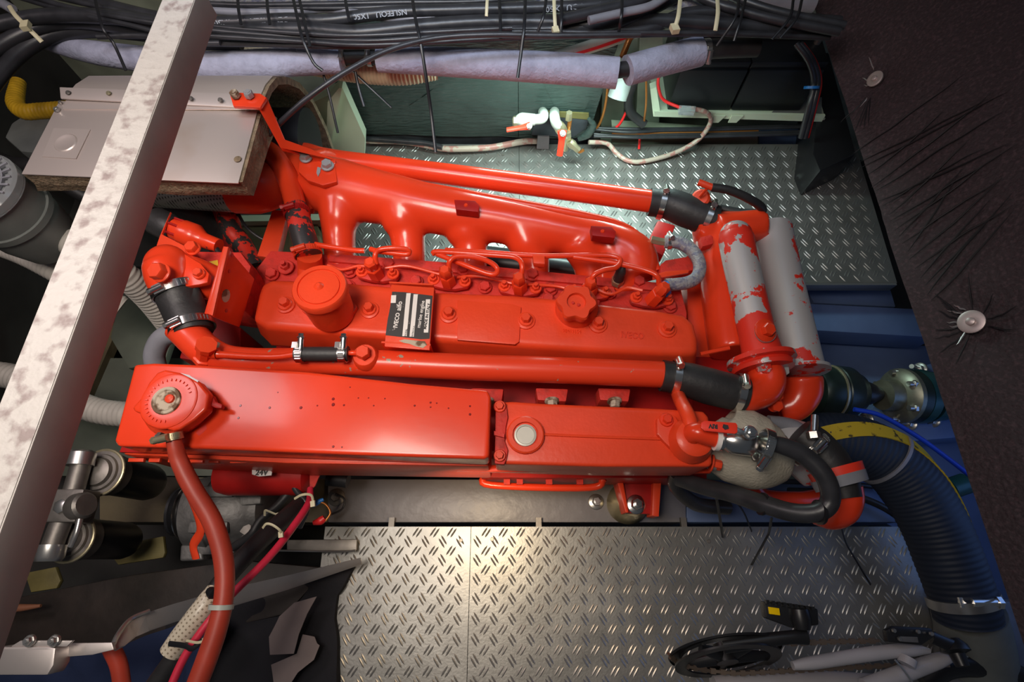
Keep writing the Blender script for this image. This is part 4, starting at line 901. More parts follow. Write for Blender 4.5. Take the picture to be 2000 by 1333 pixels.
cable('power_cable', 'dusty black cable falling towards the panel at upper right', [(1330, -20, .47), (1400, 8, .47), (1450, 22, .47), (1520, 40, .47), (1640, 62, .47)], 9, 'cable_black')
cable('power_cable', 'dusty black cable nearest the light grey pipe at upper right', [(1400, -20, .47), (1470, 8, .47), (1540, 28, .47), (1650, 50, .47)], 8.5, 'cable_black')
cable('power_cable', 'black cable in the upper middle bending up at the right', [(1090, 40, .48), (1170, 22, .48), (1240, 5, .48), (1290, -20, .48)], 11, 'cable_black')
cable('control_cable', 'pale grey cable glossy at the upper right of centre', [(1150, 40, .49), (1220, 24, .49), (1270, 12, .49), (1310, -12, .49)], 8, 'cable_grey')
cable('control_cable', 'slim grey cable along the top of the bundle left of centre', [(400, 20, .45), (470, 24, .45), (560, 24, .45), (650, 18, .45), (760, 36, .45), (900, 32, .45), (960, 28, .45)], 7, 'cable_grey')
thin = [([(20, -10, .47), (130, 22, .475), (250, 48, .475), (330, 66, .47), (440, 72, .47), (600, 82, .46), (700, 88, .46), (820, 84, .46), (950, 76, .46), (1040, 72, .46)], 4.5),
        ([(50, -10, .48), (150, 18, .48), (260, 38, .48), (340, 50, .475), (440, 62, .47), (600, 74, .46), (720, 80, .465), (850, 72, .465), (1000, 62, .46), (1180, 64, .46), (1400, 66, .455), (1620, 74, .45)], 5),
        ([(70, -15, .475), (170, 8, .475), (280, 30, .47), (360, 44, .47), (450, 55, .47), (600, 66, .47), (700, 70, .47), (860, 62, .47), (1000, 55, .47)], 5),
        ([(400, 84, .45), (520, 86, .45), (640, 90, .45), (760, 88, .45), (860, 80, .45), (1000, 73, .45), (1150, 70, .45), (1300, 66, .45), (1450, 66, .45), (1620, 72, .44)], 6),
        ([(380, 6, .46), (480, 10, .46), (620, 8, .46), (780, 5, .46), (930, 3, .46), (1050, -6, .46)], 5),
        ([(400, 12, .455), (520, 16, .455), (680, 16, .455), (800, 12, .455), (920, 14, .455)], 4.5)]
for l, r in thin: cable('thin_cable', 'thin black cable running in the bundle across the top', l, r, 'cable_black', 'thin cables in the top bundle')
cable('thin_cable', 'thin black cable just above the left foam sleeve', [(190, 72, .46), (280, 70, .46), (350, 84, .46), (430, 84, .46)], 5, 'cable_black')
cable('pull_cable', 'slim black cable arching down across the foam pipe to the heat shield', [(500, 290, .40), (552, 235, .44), (610, 185, .47), (680, 138, .485), (760, 98, .49), (850, 75, .49), (960, 68, .49), (1080, 70, .485), (1250, 68, .48)], 5.5, 'cable_black')
T('braided_conduit', [(330, -4, .44), (700, -2, .44), (1000, -1, .44), (1200, 2, .44), (1330, 10, .44), (1430, 12, .44)], 'braid_hose', None, 9, label='grey woven conduit along the very top edge', cat='conduit')
T('grey_pipe', [(1455, -10, .40), (1520, -2, .40), (1590, 4, .40)], 'cable_grey', None, 20, seg=20, label='light grey pipe end at the top beside the panel', cat='pipe')
T('far_pipe', [(1040, 130, .30), (1110, 105, .31), (1200, 76, .32), (1260, 55, .33)], 'white_plastic', None, 12, label='pale pipe slanting behind the middle foam sleeve', cat='pipe')
T('red_wire', [(1110, 110, .33), (1170, 92, .33), (1245, 65, .34)], 'wire_red', None, 3, label='red wire beside the pale slanting pipe', cat='wire')
T('brown_tube', [(1240, 60, .36), (1228, 80, .34), (1215, 112, .32)], 'copper', None, 6, label='short orange brown tube dropping behind the foam sleeves', cat='tube')
# ties
K1 = 'black cable ties around the top bundle'
tie([(18, 12, .51), (30, 30, .51), (52, 52, .50), (82, 82, .48)], 'tie_cream', 'cream cable tie around cables in the upper left corner', 4, head=2)
tie([(185, -5, .50), (192, 25, .50), (203, 60, .49), (222, 85, .47), (246, 138, .45)], 'tie_black', 'black cable tie left of the cross bar over foam sleeve', 3)
for l, w_ in (([(464, -5, .49), (466, 20, .49), (471, 48, .485)], 'short black cable tie nearest the cross bar on its right'),
          ([(521, -5, .49), (523, 20, .49), (527, 48, .485)], 'short black cable tie second from the cross bar over the printed cable'),
          ([(674, -5, .49), (678, 20, .49), (683, 43, .485)], 'short black cable tie above the joint of the foam sleeves'),
          ([(975, -5, .49), (977, 35, .49), (978, 76, .48)], 'black cable tie just right of the short cream tie at top centre'),
          ([(1097, -5, .50), (1097, 35, .50), (1095, 72, .48)], 'black cable tie just right of the cream tie with lock'),
          ([(1067, -5, .50), (1062, 30, .50), (1050, 62, .48)], 'slanting black cable tie just left of the cream tie with lock'),
          ([(1215, -5, .51), (1214, 30, .51), (1208, 66, .48)], 'lone black cable tie above the gap between the foam sleeves')):
    tie(l, 'tie_black', w_, 3, group=K1)
tie([(572, -5, .49), (582, 40, .49), (592, 78, .485), (612, 122, .46), (630, 138, .45)], 'tie_black', 'black cable tie crossing onto the left foam sleeve', 3)
tie([(584, -5, .49), (596, 50, .49), (606, 92, .48)], 'tie_black', 'black cable tie paired right of the sleeve tie', 3)
tie([(630, 140, .38), (643, 185, .35), (660, 260, .30)], 'tie_black', 'loose black tie tail hanging before the pale web', 2.4)
tie([(805, -5, .50), (812, 40, .50), (821, 80, .49), (832, 150, .45), (842, 220, .40), (851, 298, .36)], 'tie_black', 'longest black cable tie hanging down before the dark tank', 3.2)
tie([(1026, -5, .50), (1024, 50, .50), (1018, 100, .475), (1011, 152, .45)], 'tie_black', 'black cable tie over the middle of the long foam sleeve', 3.2)
tie([(688, 138, .36), (720, 168, .34), (765, 210, .31)], 'tie_black', 'black tie tail pointing down right over the tank', 2.2)
tie([(694, 140, .36), (700, 170, .34), (711, 208, .32)], 'tie_black', 'black tie tail with pale tip over the tank', 3)
tie([(952, -5, .50), (951, 10, .50), (950, 32, .49)], 'tie_cream', 'short cream cable tie at top centre', 3)
tie([(1082, -5, .50), (1083, 25, .50), (1085, 62, .485)], 'tie_cream', 'cream cable tie with lock at its lower end', 3.4, head=2)
tie([(1329, -5, .50), (1325, 30, .50), (1317, 58, .485)], 'tie_cream', 'cream cable tie above the short foam sleeve', 4, head=2)
tie([(1401, -5, .50), (1402, 25, .50), (1397, 60, .485)], 'tie_cream', 'cream cable tie rightmost on the bundle', 4)
for l, t in (([(1444, -5, .50), (1436, 35, .50), (1400, 90, .46)], 'black tie slanting to the hose end clamp'), ([(1457, -5, .50), (1446, 40, .50), (1434, 80, .48)], 'black tie just right of the slanting tie over hose end'),
             ([(1550, -5, .50), (1542, 35, .50), (1508, 76, .48)], 'left one of two black ties beside the foam panel'), ([(1567, -5, .50), (1556, 35, .50), (1524, 74, .48)], 'right one of two black ties beside the foam panel')):
    tie(l, 'tie_black', t, 2.8)
# ================================================================== FOAM SLEEVED PIPES
fs = T('insulated_pipe', [(60, 76, .40, 8), (110, 88, .40, 16), (190, 104, .40, 22), (300, 118, .40, 24), (400, 128, .40, 25), (520, 124, .40, 26), (590, 120, .40, 26), (668, 120, .40, 22)], 'foam_grey', None, seg=28, label='long pipe in grey foam sleeve crossing behind the bar', cat='pipe')
put('joint_hose', MB().tube(path([(655, 112, .40), (700, 111, .40), (752, 112, .40)]), RM(14, 700, 111, .40), 20, 3), 'black_rubber', fs)
for x in (671, 722): clamp(fs, P(x, 112, .40), (1, 0, 0), RM(15, x, 112, .40), w=.009, side=(0, -.2, 1), m='steel')
fs2 = T('insulated_pipe', [(738, 116, .40, 23), (850, 120, .40, 26), (1000, 128, .40, 28), (1120, 136, .40, 29), (1206, 143, .40, 29)], 'foam_grey', None, seg=28, label='long straight pipe in grey foam sleeve at top centre', cat='pipe')
put('bare_pipe', MB().tube(path([(1190, 140, .40), (1245, 132, .40)]), RM(15, 1210, 140, .40), 20, 2), 'black_rubber', fs2)
fs3 = T('insulated_pipe', [(1225, 138, .40, 28), (1290, 120, .40, 28), (1366, 100, .40, 28)], 'foam_grey', None, seg=28, label='short pipe in grey foam sleeve left of the batteries', cat='pipe')
put('pipe_end', MB().tube(path([(1360, 100, .40), (1400, 95, .40), (1480, 92, .40)]), RM(18, 1400, 95, .40), 20, 3), 'black_rubber', fs3)
clamp(fs3, P(1378, 98, .40), (1, .1, 0), RM(19, 1378, 98, .40), w=.012, side=(0, -1, .5), m='steel')
T('ribbed_hose', [(400, 84, .33), (480, 92, .33), (560, 108, .33), (640, 125, .33), (720, 136, .33), (790, 138, .33), (850, 128, .33)], 'tan_ribbed', None, 26, seg=26, ribs=(.0075, .05), label='tan ribbed hose running behind the foam sleeves', cat='hose')
T('grey_bend', [(1220, 125, .30), (1215, 160, .27), (1205, 192, .24)], 'grey_plastic', None, 19, seg=20, label='grey plastic pipe socket below the gap between sleeves', cat='pipe')
# ================================================================== TANK AND ITS FITTINGS
def plane_slab(px, Y, dY, bev=0):
    mb = MB().prism([PY(x, y, Y) for x, y in px], V((0, dY, 0)))
    if bev: mb.bevel(bev, 2)
    return mb
tk = thing('fuel_tank', 'dark green tank wrapped in creased shiny insulation behind the engine', 'tank', tuple(PY(950, 272, 1.16)))
def wrap_face(px, Y, dY, name):
    mb = MB(); bm = mb.bm; vs = [bm.verts.new(PY(x, y, Y)) for x, y in px]; f = bm.faces.new(vs); bmesh.ops.triangulate(bm, faces=[f])
    for _ in range(5): bmesh.ops.subdivide_edges(bm, edges=bm.edges[:], cuts=1)
    for v in bm.verts:
        k = abs(noise.noise(V((v.co.x*9, 3, v.co.z*32))))*(1 if v.co.z > .12 else .3)
        v.co.y -= .006*k+.004*noise.noise(v.co*11)
    r = bmesh.ops.extrude_face_region(bm, geom=bm.faces[:])
    for v in [g for g in r['geom'] if isinstance(g, bmesh.types.BMVert)]: v.co.y += dY
    return put(name, mb, 'tank_foil', tk)
wrap_face([(640, 60), (1012, 60), (1012, 268), (715, 262), (655, 168)], 1.095, .1, 'wrapped_front')
wrap_face([(1013, 60), (1215, 60), (1170, 190), (1150, 262), (1115, 272), (1013, 268)], 1.094, .1, 'wrapped_front')
put('cut_out', plane_slab([(1048, 226), (1075, 222), (1150, 232), (1145, 250), (1120, 268), (1038, 264)], 1.085, .01), 'tank_cut', tk)
put('label_tape', plane_slab([(1064, 218), (1150, 222), (1150, 234), (1080, 228), (1064, 224)], 1.083, .004), 'olive_board', tk)
put('loose_edge', MB().tube([PY(1150, 232, 1.07), PY(1158, 245, 1.07), PY(1148, 262, 1.07), PY(1130, 272, 1.07)], [.005, .010, .012, .006], 10, 5), 'tank_foil', tk)
put('tank_foot', plane_slab([(1050, 266), (1073, 267), (1072, 292), (1048, 291)], 1.065, .004), 'bed_grey', tk)
def tube_y(pts, Y, r, n=6, seg=14): return MB().tube([PY(x, y, Y+(p[0] if p else 0)) for x, y, *p in pts], r, seg, n)
v1 = thing('ball_valve', 'white ball valve with red lever pointing left by the tank', 'valve', tuple(PY(1040, 240, 1.03)))
put('valve_body', tube_y([(1010, 236), (1020, 234), (1045, 234)], 1.02, [.012, .017, .014]), 'white_plastic', v1)
put('elbow', tube_y([(1040, 234, 0), (1058, 232, 0), (1062, 224, .02), (1060, 219, .06)], 1.02, .0125), 'white_plastic', v1)
put('end_nut', MB().lathe(PY(1018, 237, 1.02), (-1, 0, -.05), [(0, .013), (.006, .014), (.018, .014), (.022, .010)], 6), 'brass', v1)
put('lever', MB().tube([PY(1035, 246, .985), PY(1015, 250, .985), PY(990, 254, .985)], [.012, .007, .007], 12, 4, flat=.6), 'lever_red', v1)
bolt(v1, PY(1034, 247, .975), .006, .006, (0, -.6, 1), washer=1.2, m='chrome')
v2 = thing('ball_valve', 'ball valve with red lever hanging down onto the plate', 'valve', tuple(PY(1095, 270, 1.02)))
put('elbow', tube_y([(1083, 219, .06), (1083, 228, .01), (1086, 240, 0), (1092, 248, 0)], 1.02, .013), 'white_plastic', v2)
put('valve_body', tube_y([(1088, 243), (1094, 250), (1100, 260)], 1.02, [.013, .016, .014], seg=8), 'brass', v2)
put('lever', MB().tube([PY(1098, 256, .985), PY(1097, 275, .975), PY(1093, 304, .96)], [.012, .008, .008], 12, 4, flat=.6), 'lever_red', v2)
bolt(v2, PY(1099, 261, .975), .0065, .006, (0, -.6, 1), washer=1.2, m='chrome')
v3 = thing('fuel_fitting', 'brass fitting on a copper pipe right of the hanging valve', 'pipe fitting', tuple(PY(1112, 270, 1.03)))
put('copper_pipe', tube_y([(1112, 222, .02), (1113, 235, 0), (1110, 256, 0)], 1.03, .0055), 'copper', v3)
put('top_nut', MB().lathe(PY(1112, 220, 1.03), (0, 0, -1), [(0, .008), (.022, .009)], 6), 'brass', v3)
put('nut', MB().lathe(PY(1109, 257, 1.02), (-.05, -.1, -1), [(0, .009), (.010, .010), (.012, .012), (.022, .012), (.024, .009), (.06, .009)], 6), 'brass', v3)
put('side_fitting', MB().lathe(PY(1112, 277, 1.01), (.6, -.2, -.5), [(0, .010), (.012, .012), (.022, .009), (.035, .009)], 8), 'brass', v3)
put('copper_tail', tube_y([(1124, 291), (1132, 297), (1140, 293)], 1.0, .004), 'copper', v3)
T('clear_hose', [(715, 276, .02, 5), (790, 278, .02, 5), (862, 290, .02, 6), (900, 291, .02, 6), (960, 288, .02, 6), (1020, 277, .02, 6), (1060, 276, .02, 5)], 'pink_hose', None, label='pale braided hose lying along the tank foot', cat='hose')
T('black_cable', [(700, 270, .03), (780, 276, .03), (830, 280, .03), (864, 288, .03)], 'cable_black', None, 5, label='black cable leading into the pale braided hose', cat='cable')
T('clear_hose', [(1150, 278, .04), (1185, 280, .03), (1205, 300, .015), (1230, 315, .012), (1265, 314, .012), (1320, 298, .02), (1365, 272, .05), (1388, 238, .11), (1380, 220, .15), (1352, 212, .17)], 'pink_hose', None, 4.5, label='clear red-lined hose looping over the chequered plate', cat='hose')
T('red_wire', [(1286, 150, .26), (1286, 170, .22), (1296, 195, .18), (1330, 211, .17)], 'wire_red', None, 3, label='red wire running down beside the battery tray', cat='wire')
slab('wire_connector', [(1326, 205), (1360, 207), (1358, 218), (1328, 216)], .175, .015, 'clear_lid', None, .002, label='clear plastic connector joining red wire and hose', cat='connector')
for l, m, r, lb in (([(1188, 75, .30), (1186, 180, .18), (1172, 240, .08), (1150, 262, .05)], 'copper', 2.6, 'thin brown pipe dropping beside the tank edge'),
                 ([(1225, 215, .12), (1212, 240, .08), (1200, 252, .06)], 'wire_red', 2.5, 'short red wire behind the black looped hose'),
                 ([(1262, 150, .25), (1262, 200, .18), (1258, 238, .10)], 'copper', 2.2, 'thin brown wire left of the battery tray'),
                 ([(1250, 265, .04), (1248, 291, .01)], 'wire_red', 2.4, 'red wire end touching the plate edge')):
    T('thin_wire', l, m, None, r, label=lb, cat='wire')
T('black_hose', [(1238, 160, .20), (1228, 190, .16), (1232, 220, .12), (1258, 243, .09)], 'black_rubber', None, 9, label='short black hose curving down left of the battery tray', cat='hose')
T('copper_line', [(1195, 258, .05), (1250, 259, .05), (1330, 260, .05), (1480, 258, .05)], 'copper', None, 4, label='copper line running under the battery tray', cat='pipe')
for k, y in enumerate((252, 255, 264, 268)):
    T('bunched_wire', [(1160, y-2, .06), (1230, y+4*math.sin(k), .065), (1290, y, .06), (1400, y-2, .06), (1600, y-8, .06)], 'cable_black', None, 3, label='black wire bunched below the battery tray', cat='wire', group='wires under the battery tray')
# ================================================================== BATTERIES
tr = thing('battery_tray', 'pale green metal tray holding two black batteries', 'tray', tuple(PY(1440, 228, 1.09)))
put('tray_base', MB().prism([PY(1280, 222, 1.075), PY(1612, 232, 1.075), PY(1612, 232, 1.075)+V((0, .22, 0)), PY(1280, 222, 1.075)+V((0, .22, 0))], .006), 'cream_paint', tr)
put('tray_rail', plane_slab([(1278, 218), (1612, 226), (1605, 238), (1278, 228)], 1.07, .006), 'cream_paint', tr)
put('tray_side', MB().prism([PY(1276, 228, 1.07), PY(1270, 175, 1.09), PY(1282, 170, 1.09), PY(1290, 222, 1.07)], V((0, .02, 0))), 'cream_paint', tr)
for x in (1395, 1430): put('tray_clip', plane_slab([(x, 226), (x+22, 227), (x+8, 240), (x-8, 240)], 1.066, .003), 'cream_paint', tr)
put('tray_tread', MB().prism([PY(1500, 226, 1.08), PY(1605, 228, 1.08), PY(1605, 190, 1.13), PY(1540, 190, 1.13)], .003), 'tread_plate', tr)
for x0, x1, lb in ((1303, 1423, 'left black battery in the pale tray'), (1428, 1560, 'right black battery in the pale tray')):
    B = thing('battery', lb, 'battery', tuple(PY((x0+x1)/2, 215, 1.14)), group=None)
    a, b = PY(x0, 216, 1.09), PY(x1, 218, 1.09); zt = a.z+.125; w = b.x-a.x
    put('case', MB().box(((a.x+b.x)/2, 1.09+.09, a.z+.0625), (w, .18, .125)).bevel(.004), 'battery_black', B)
    put('lid', MB().box(((a.x+b.x)/2, 1.09+.092, zt+.008), (w*1.02, .172, .02)).bevel(.004), 'battery_black', B)
    put('vent_cover', MB().box(((a.x+b.x)/2, 1.20, zt+.030), (w*.72, .07, .028)).bevel(.004), 'battery_black', B)
    put('battery_label', MB().box(((a.x+b.x)/2-.02, 1.19, zt+.0455), (w*.5, .05, .002)), 'battery_label', B)
    for s_ in (-1, 1): put('terminal', MB().cyl(((a.x+b.x)/2+s_*w*.42, 1.16, zt+.018), ((a.x+b.x)/2+s_*w*.42, 1.16, zt+.032), .008), 'dull_steel', B)
for k, dx in enumerate((0, 7, 13)):
    T('battery_cable', [(1555+dx, 85, .30), (1580+dx, 120, .28), (1590+dx, 160, .24), (1580+dx, 210, .20), (1565+dx, 268, .12)], 'cable_black' if k < 2 else 'red_dark', None, 6 if k < 2 else 3, label=['left black cable hanging beside the right battery', 'middle black cable hanging beside the right battery', 'dark red cable hanging beside the right battery'][k], cat='cable')
put('blue_tie', MB().lathe(P(1585, 171, .235), (P(1580, 210, .20)-P(1590, 160, .24)), [(-.003, .015), (-.003, .017), (.003, .017), (.003, .015)], 16), 'blue_plastic', None, label='blue tie around cables by the right battery', cat='cable tie')
slab('dark_bracket', [(1590, 60), (1605, 50), (1672, 300), (1602, 334), (1588, 300), (1600, 180)], .10, .12, 'bike_black', None, .004, label='black steel knee bracket at the plate corner', cat='bracket')
# ================================================================== LEFT SIDE: strainer, ribbed hoses, yellow hose
sp = P(-20, 400, .36); ST = thing('sea_strainer', 'grey water strainer with clear lid at the left edge', 'strainer', tuple(P(0, 420, .22)))
def disc(px, py, z, rpx): return P(px, py, z), RM(rpx, px, py, z)
c_, r_ = disc(-48, 368, .47, 76); b_ = c_+V((.0, 0, 0))
put('body', MB().lathe(c_+V((0, 0, -.16)), UP, [(0, r_*.8), (.05, r_*.98), (.085, r_*1.0), (.086, r_*1.06), (.098, r_*1.06), (.099, r_*1.0), (.15, r_*1.0)], 48), 'grey_plastic', ST)
put('clear_lid', MB().lathe(c_, UP, [(-.012, r_*1.07), (.004, r_*1.07), (.008, r_*1.0), (.008, r_*.9), (.004, r_*.88), (.006, r_*.1)], 48), 'clear_lid', ST)
for k in range(24):
    a = k*math.pi/12; put('lid_rib', MB().box(c_+V((math.cos(a)*r_*.88, math.sin(a)*r_*.88, .009)), (r_*.2, .003, .004), rz=a), 'cable_grey', ST)
put('lid_ring', MB().lathe(c_, UP, [(.006, r_*.78), (.010, r_*.78), (.010, r_*.74), (.006, r_*.74)], 48, caps=False), 'cable_grey', ST)
put('outlet', MB().tube(path([(40, 420, .33), (85, 448, .33), (110, 460, .33)]), .030, 24, 4), 'grey_plastic', ST)
h1 = T('ribbed_hose', [(85, 448, .33), (140, 475, .33), (220, 520, .31), (290, 580, .22), (340, 640, .12)], 'white_ribbed', None, 25, seg=24, ribs=(.009, .06), label='off-white ribbed hose clamped onto the grey strainer', cat='hose')
clamp(h1, P(92, 451, .33), P(140, 475, .33)-P(85, 448, .33), RM(28, 92, 451, .33), w=.014, side=(.2, .6, .8), m='dull_steel', scr=.007)
T('ribbed_hose', [(-30, 470, .26), (50, 500, .26), (140, 548, .24), (240, 600, .18)], 'white_ribbed', None, 20, seg=20, ribs=(.009, .06), label='off-white ribbed hose beneath the clamped one at left', cat='hose')
T('ribbed_hose', [(-60, 728, .05), (20, 735, .05), (90, 760, .05), (180, 800, .05), (260, 812, .05)], 'white_ribbed', None, 24, seg=22, ribs=(.011, .06), label='off-white ribbed hose passing under the tank corner at left', cat='hose')
T('yellow_hose', [(36, 160, .25, 12), (30, 200, .25, 15), (48, 218, .25, 15), (80, 217, .25, 15), (140, 212, .25, 15)], 'yellow_hose', None, seg=20, ribs=(.008, .05), label='bright yellow ribbed hose left of the heat shield', cat='hose')
slab('grey_housing', [(22, 240), (40, 228), (110, 230), (90, 300), (40, 296), (8, 268)], .24, .06, 'grey_plastic', None, .006, label='dark grey plastic housing under the yellow hose', cat='housing')
T('black_hose', [(-30, 300, .2), (20, 320, .2), (80, 330, .2), (160, 380, .15), (240, 420, .1)], 'black_rubber', None, 15, label='dark hose passing between strainer and heat shield', cat='hose')
T('black_hose', [(300, 385, .27), (360, 405, .24), (410, 440, .18), (440, 490, .12)], 'black_rubber', None, 26, seg=20, label='thick black hose below the perforated can', cat='hose')
T('black_wire', [(463, 412, .22), (478, 440, .22), (500, 460, .21), (522, 472, .20)], 'cable_black', None, 3, label='thin black wire behind the red support leg', cat='wire')
mb = MB().prism(outline([(60, 300), (380, 520), (330, 620), (0, 470), (0, 380)], -.12), .04); put('hull_plank', mb, 'hull_greygreen', kind=K)
slab('hull_rib', [(395, 425), (520, 420), (620, 420), (620, 440), (640, 560), (430, 560)], -.02, .05, 'hull_olive', kind=K)
slab('hull_rib', [(395, 422), (640, 418), (640, 430), (395, 434)], .0, .03, 'cream_paint', kind=K)
slab('hull_floor', [(-300, 470), (150, 540), (230, 640), (160, 800), (-300, 760)], -.16, .03, 'hull_olive', kind=K)
slab('canvas_sheet', [(238, 560), (310, 575), (345, 640), (320, 710), (250, 720), (215, 660)], -.06, .02, 'hull_greygreen', None, .004, label='dull grey-green sheet under the thermostat corner', cat='sheet')
slab('hull_floor', [(130, 700), (420, 700), (420, 930), (60, 930)], -.18, .03, 'hull_greygreen', kind=K)
# ================================================================== FUEL FILTERS
FF = thing('fuel_filter', 'twin fuel filter with cast heads and black canisters at lower left', 'filter', tuple(P(170, 990, .0)))
for (x, y) in ((198, 924), (140, 1052)):
    a = P(x, y, .19); r = RM(42, x, y, .19)
    put('filter_head', MB().lathe(a, UP, [(-.028, r*.96), (-.006, r*1.0), (0, r*1.04), (.004, r*1.0), (.004, r*.84), (.009, r*.80), (.009, r*.66), (.016, r*.60), (.020, r*.3)], 40), 'dull_steel', FF)
    put('filter_ring', MB().tube([a+V((math.cos(k*math.pi/16)*r*1.04, math.sin(k*math.pi/16)*r*1.04, .002)) for k in range(32)], .0028, 8, 1, closed=True), 'brass', FF)
    put('canister', MB().lathe(a+V((0, 0, -.028)), -UP, [(0, r*.92), (.105, r*.92), (.118, r*.84), (.122, r*.6)], 40), 'bike_black', FF)
hd = [(150, 900), (100, 1060)]
put('bridge', MB().tube(path([(162, 895, .225), (140, 970, .225), (112, 1040, .225), (95, 1090, .225)]), RM(17, 130, 980, .17), 18, 4), 'dull_steel', FF)
put('bridge_cap', MB().lathe(P(155, 910, .228), P(160, 890, .228)-P(155, 910, .228), [(0, .022), (.022, .022), (.026, .018)], 22), 'steel', FF)
put('bridge_cap', MB().lathe(P(102, 1065, .228), P(95, 1090, .228)-P(102, 1065, .228), [(0, .022), (.02, .022), (.026, .018)], 22), 'steel', FF)
put('centre_block', MB().box(P(140, 990, .222), (.06, .055, .045)).bevel(.005), 'dull_steel', FF)
put('knob', MB().lathe(P(146, 992, .235), (1, .15, .35), [(0, .020), (.006, .023), (.024, .022), (.028, .018)], 24), 'dull_steel', FF)
put('bolt', MB().lathe(P(122, 990, .243), UP, [(0, .012), (.006, .012), (.008, .008)], 6), 'steel', FF)
put('bleed_lever', MB().tube(path([(158, 1005, .24), (150, 1040, .24), (138, 1068, .235)]), .005, 10, 4), 'steel', FF)
slab('olive_board', [(205, 1070), (318, 1048), (322, 1080), (318, 1090), (230, 1104)], -.02, .01, 'olive_board', None, .002, label='small olive board edge under the black canister', cat='board')
slab('olive_board', [(48, 1120), (108, 1108), (118, 1135), (110, 1150), (60, 1158)], -.02, .01, 'olive_board', None, .002, label='crumpled olive board scrap below the lower filter head', cat='board')
# ================================================================== LOWER LEFT: board, bracket strap, cloth, papers
slab('dark_board', [(20, 1170), (250, 1125), (470, 1095), (640, 1110), (560, 1200), (300, 1260), (0, 1270)], .02, .03, 'dark_board', None, .004, label='dark brown board under the metal strap', cat='board')
T('wooden_handle', [(-20, 1190, .06, 7), (40, 1188, .06, 7), (80, 1184, .06, 3)], 'handle_orange', None, seg=12, label='pointed brown wooden tip beside the bar', cat='tool')
BR = thing('strap_bracket', 'flat bent aluminium strap bracket with bolted end block at lower left', 'bracket', tuple(P(250, 1220, .1)))
tp = [(704, 1090, .06), (560, 1125, .12), (440, 1152, .20), (340, 1180, .26), (285, 1198, .29), (250, 1215, .31), (228, 1240, .33), (218, 1256, .34)]
bt = [(706, 1102, .055), (560, 1152, .10), (440, 1188, .18), (340, 1215, .24), (290, 1232, .27), (262, 1244, .30), (240, 1262, .33), (222, 1272, .34)]
mb = MB(); A = [mb.bm.verts.new(P(*q)) for q in tp]; B_ = [mb.bm.verts.new(P(*q)) for q in bt]
A2 = [mb.bm.verts.new(P(*q)+V((0, -.001, -.004))) for q in tp]; B2 = [mb.bm.verts.new(P(*q)+V((0, -.001, -.004))) for q in bt]
for i in range(len(tp)-1):
    mb.bm.faces.new((A[i], A[i+1], B_[i+1], B_[i])); mb.bm.faces.new((A2[i], B2[i], B2[i+1], A2[i+1])); mb.bm.faces.new((A[i], A2[i], A2[i+1], A[i+1])); mb.bm.faces.new((B_[i], B_[i+1], B2[i+1], B2[i]))
mb.bm.faces.new((A[0], B_[0], B2[0], A2[0])); mb.bm.faces.new((A[-1], A2[-1], B2[-1], B_[-1]))
put('strap', mb, 'aluminium', BR)
put('strap_bend', MB().tube(path([(292, 1194, .292), (256, 1210, .31), (232, 1238, .332), (220, 1262, .342)]), .0035, 8, 5), 'steel', BR)
slab('flat_bar', [(100, 1258), (218, 1256), (222, 1270), (180, 1280), (104, 1286)], .35, .006, 'aluminium', BR, .001)
slab('end_block', [(2, 1264), (92, 1264), (108, 1266), (104, 1300), (92, 1320), (-10, 1320), (-10, 1266)], .375, .03, 'aluminium', BR, .003)
slab('end_plate', [(40, 1252), (142, 1252), (130, 1264), (20, 1264)], .372, .005, 'aluminium', BR, .001)
for x in (60, 108): bpx(BR, x, 1252, .374, 8, 9, m='steel', washer=1.4, stud=.004)
put('navy_cloth', crumple([(100, 1290), (220, 1270), (380, 1200), (420, 1230), (330, 1400), (-60, 1400), (-60, 1330)], .12, .05, 4, .03), 'navy_cloth', None, label='crumpled navy cloth in the lower left corner', cat='cloth')
put('black_cloth', crumple([(330, 1200), (470, 1170), (600, 1120), (690, 1108), (672, 1140), (655, 1165), (650, 1210), (658, 1290), (660, 1400), (300, 1400)], .02, .03, 4, .012), 'dark_cloth', None, label='black cloth heap beside the front chequered plate', cat='cloth')
put('paper_sheet', crumple([(618, 1166), (600, 1200), (583, 1240), (573, 1278), (527, 1280), (525, 1245), (545, 1205), (575, 1178)], .065, .0015, 2, .004), 'paper', None, label='pointed grey-white paper sheet on the black cloth', cat='paper')
put('paper_sheet', crumple([(590, 1240), (612, 1245), (617, 1258), (622, 1262), (612, 1290), (580, 1315), (560, 1345), (535, 1345), (528, 1300), (560, 1286), (578, 1278)], .055, .0015, 2, .006), 'paper', None, label='crumpled lower paper sheet on the black cloth', cat='paper')
slab('small_tray', [(560, 1055), (697, 1054), (696, 1076), (560, 1078)], .02, .008, 'dull_steel', None, .002, label='narrow grey metal ledge beside the front plate', cat='ledge')
put('stay_rod', MB().tube(path([(545, 1076, .03), (660, 1078, .03), (694, 1076, .03)]), .002, 8, 3), 'steel', None, label='thin steel rod below the grey ledge', cat='rod')
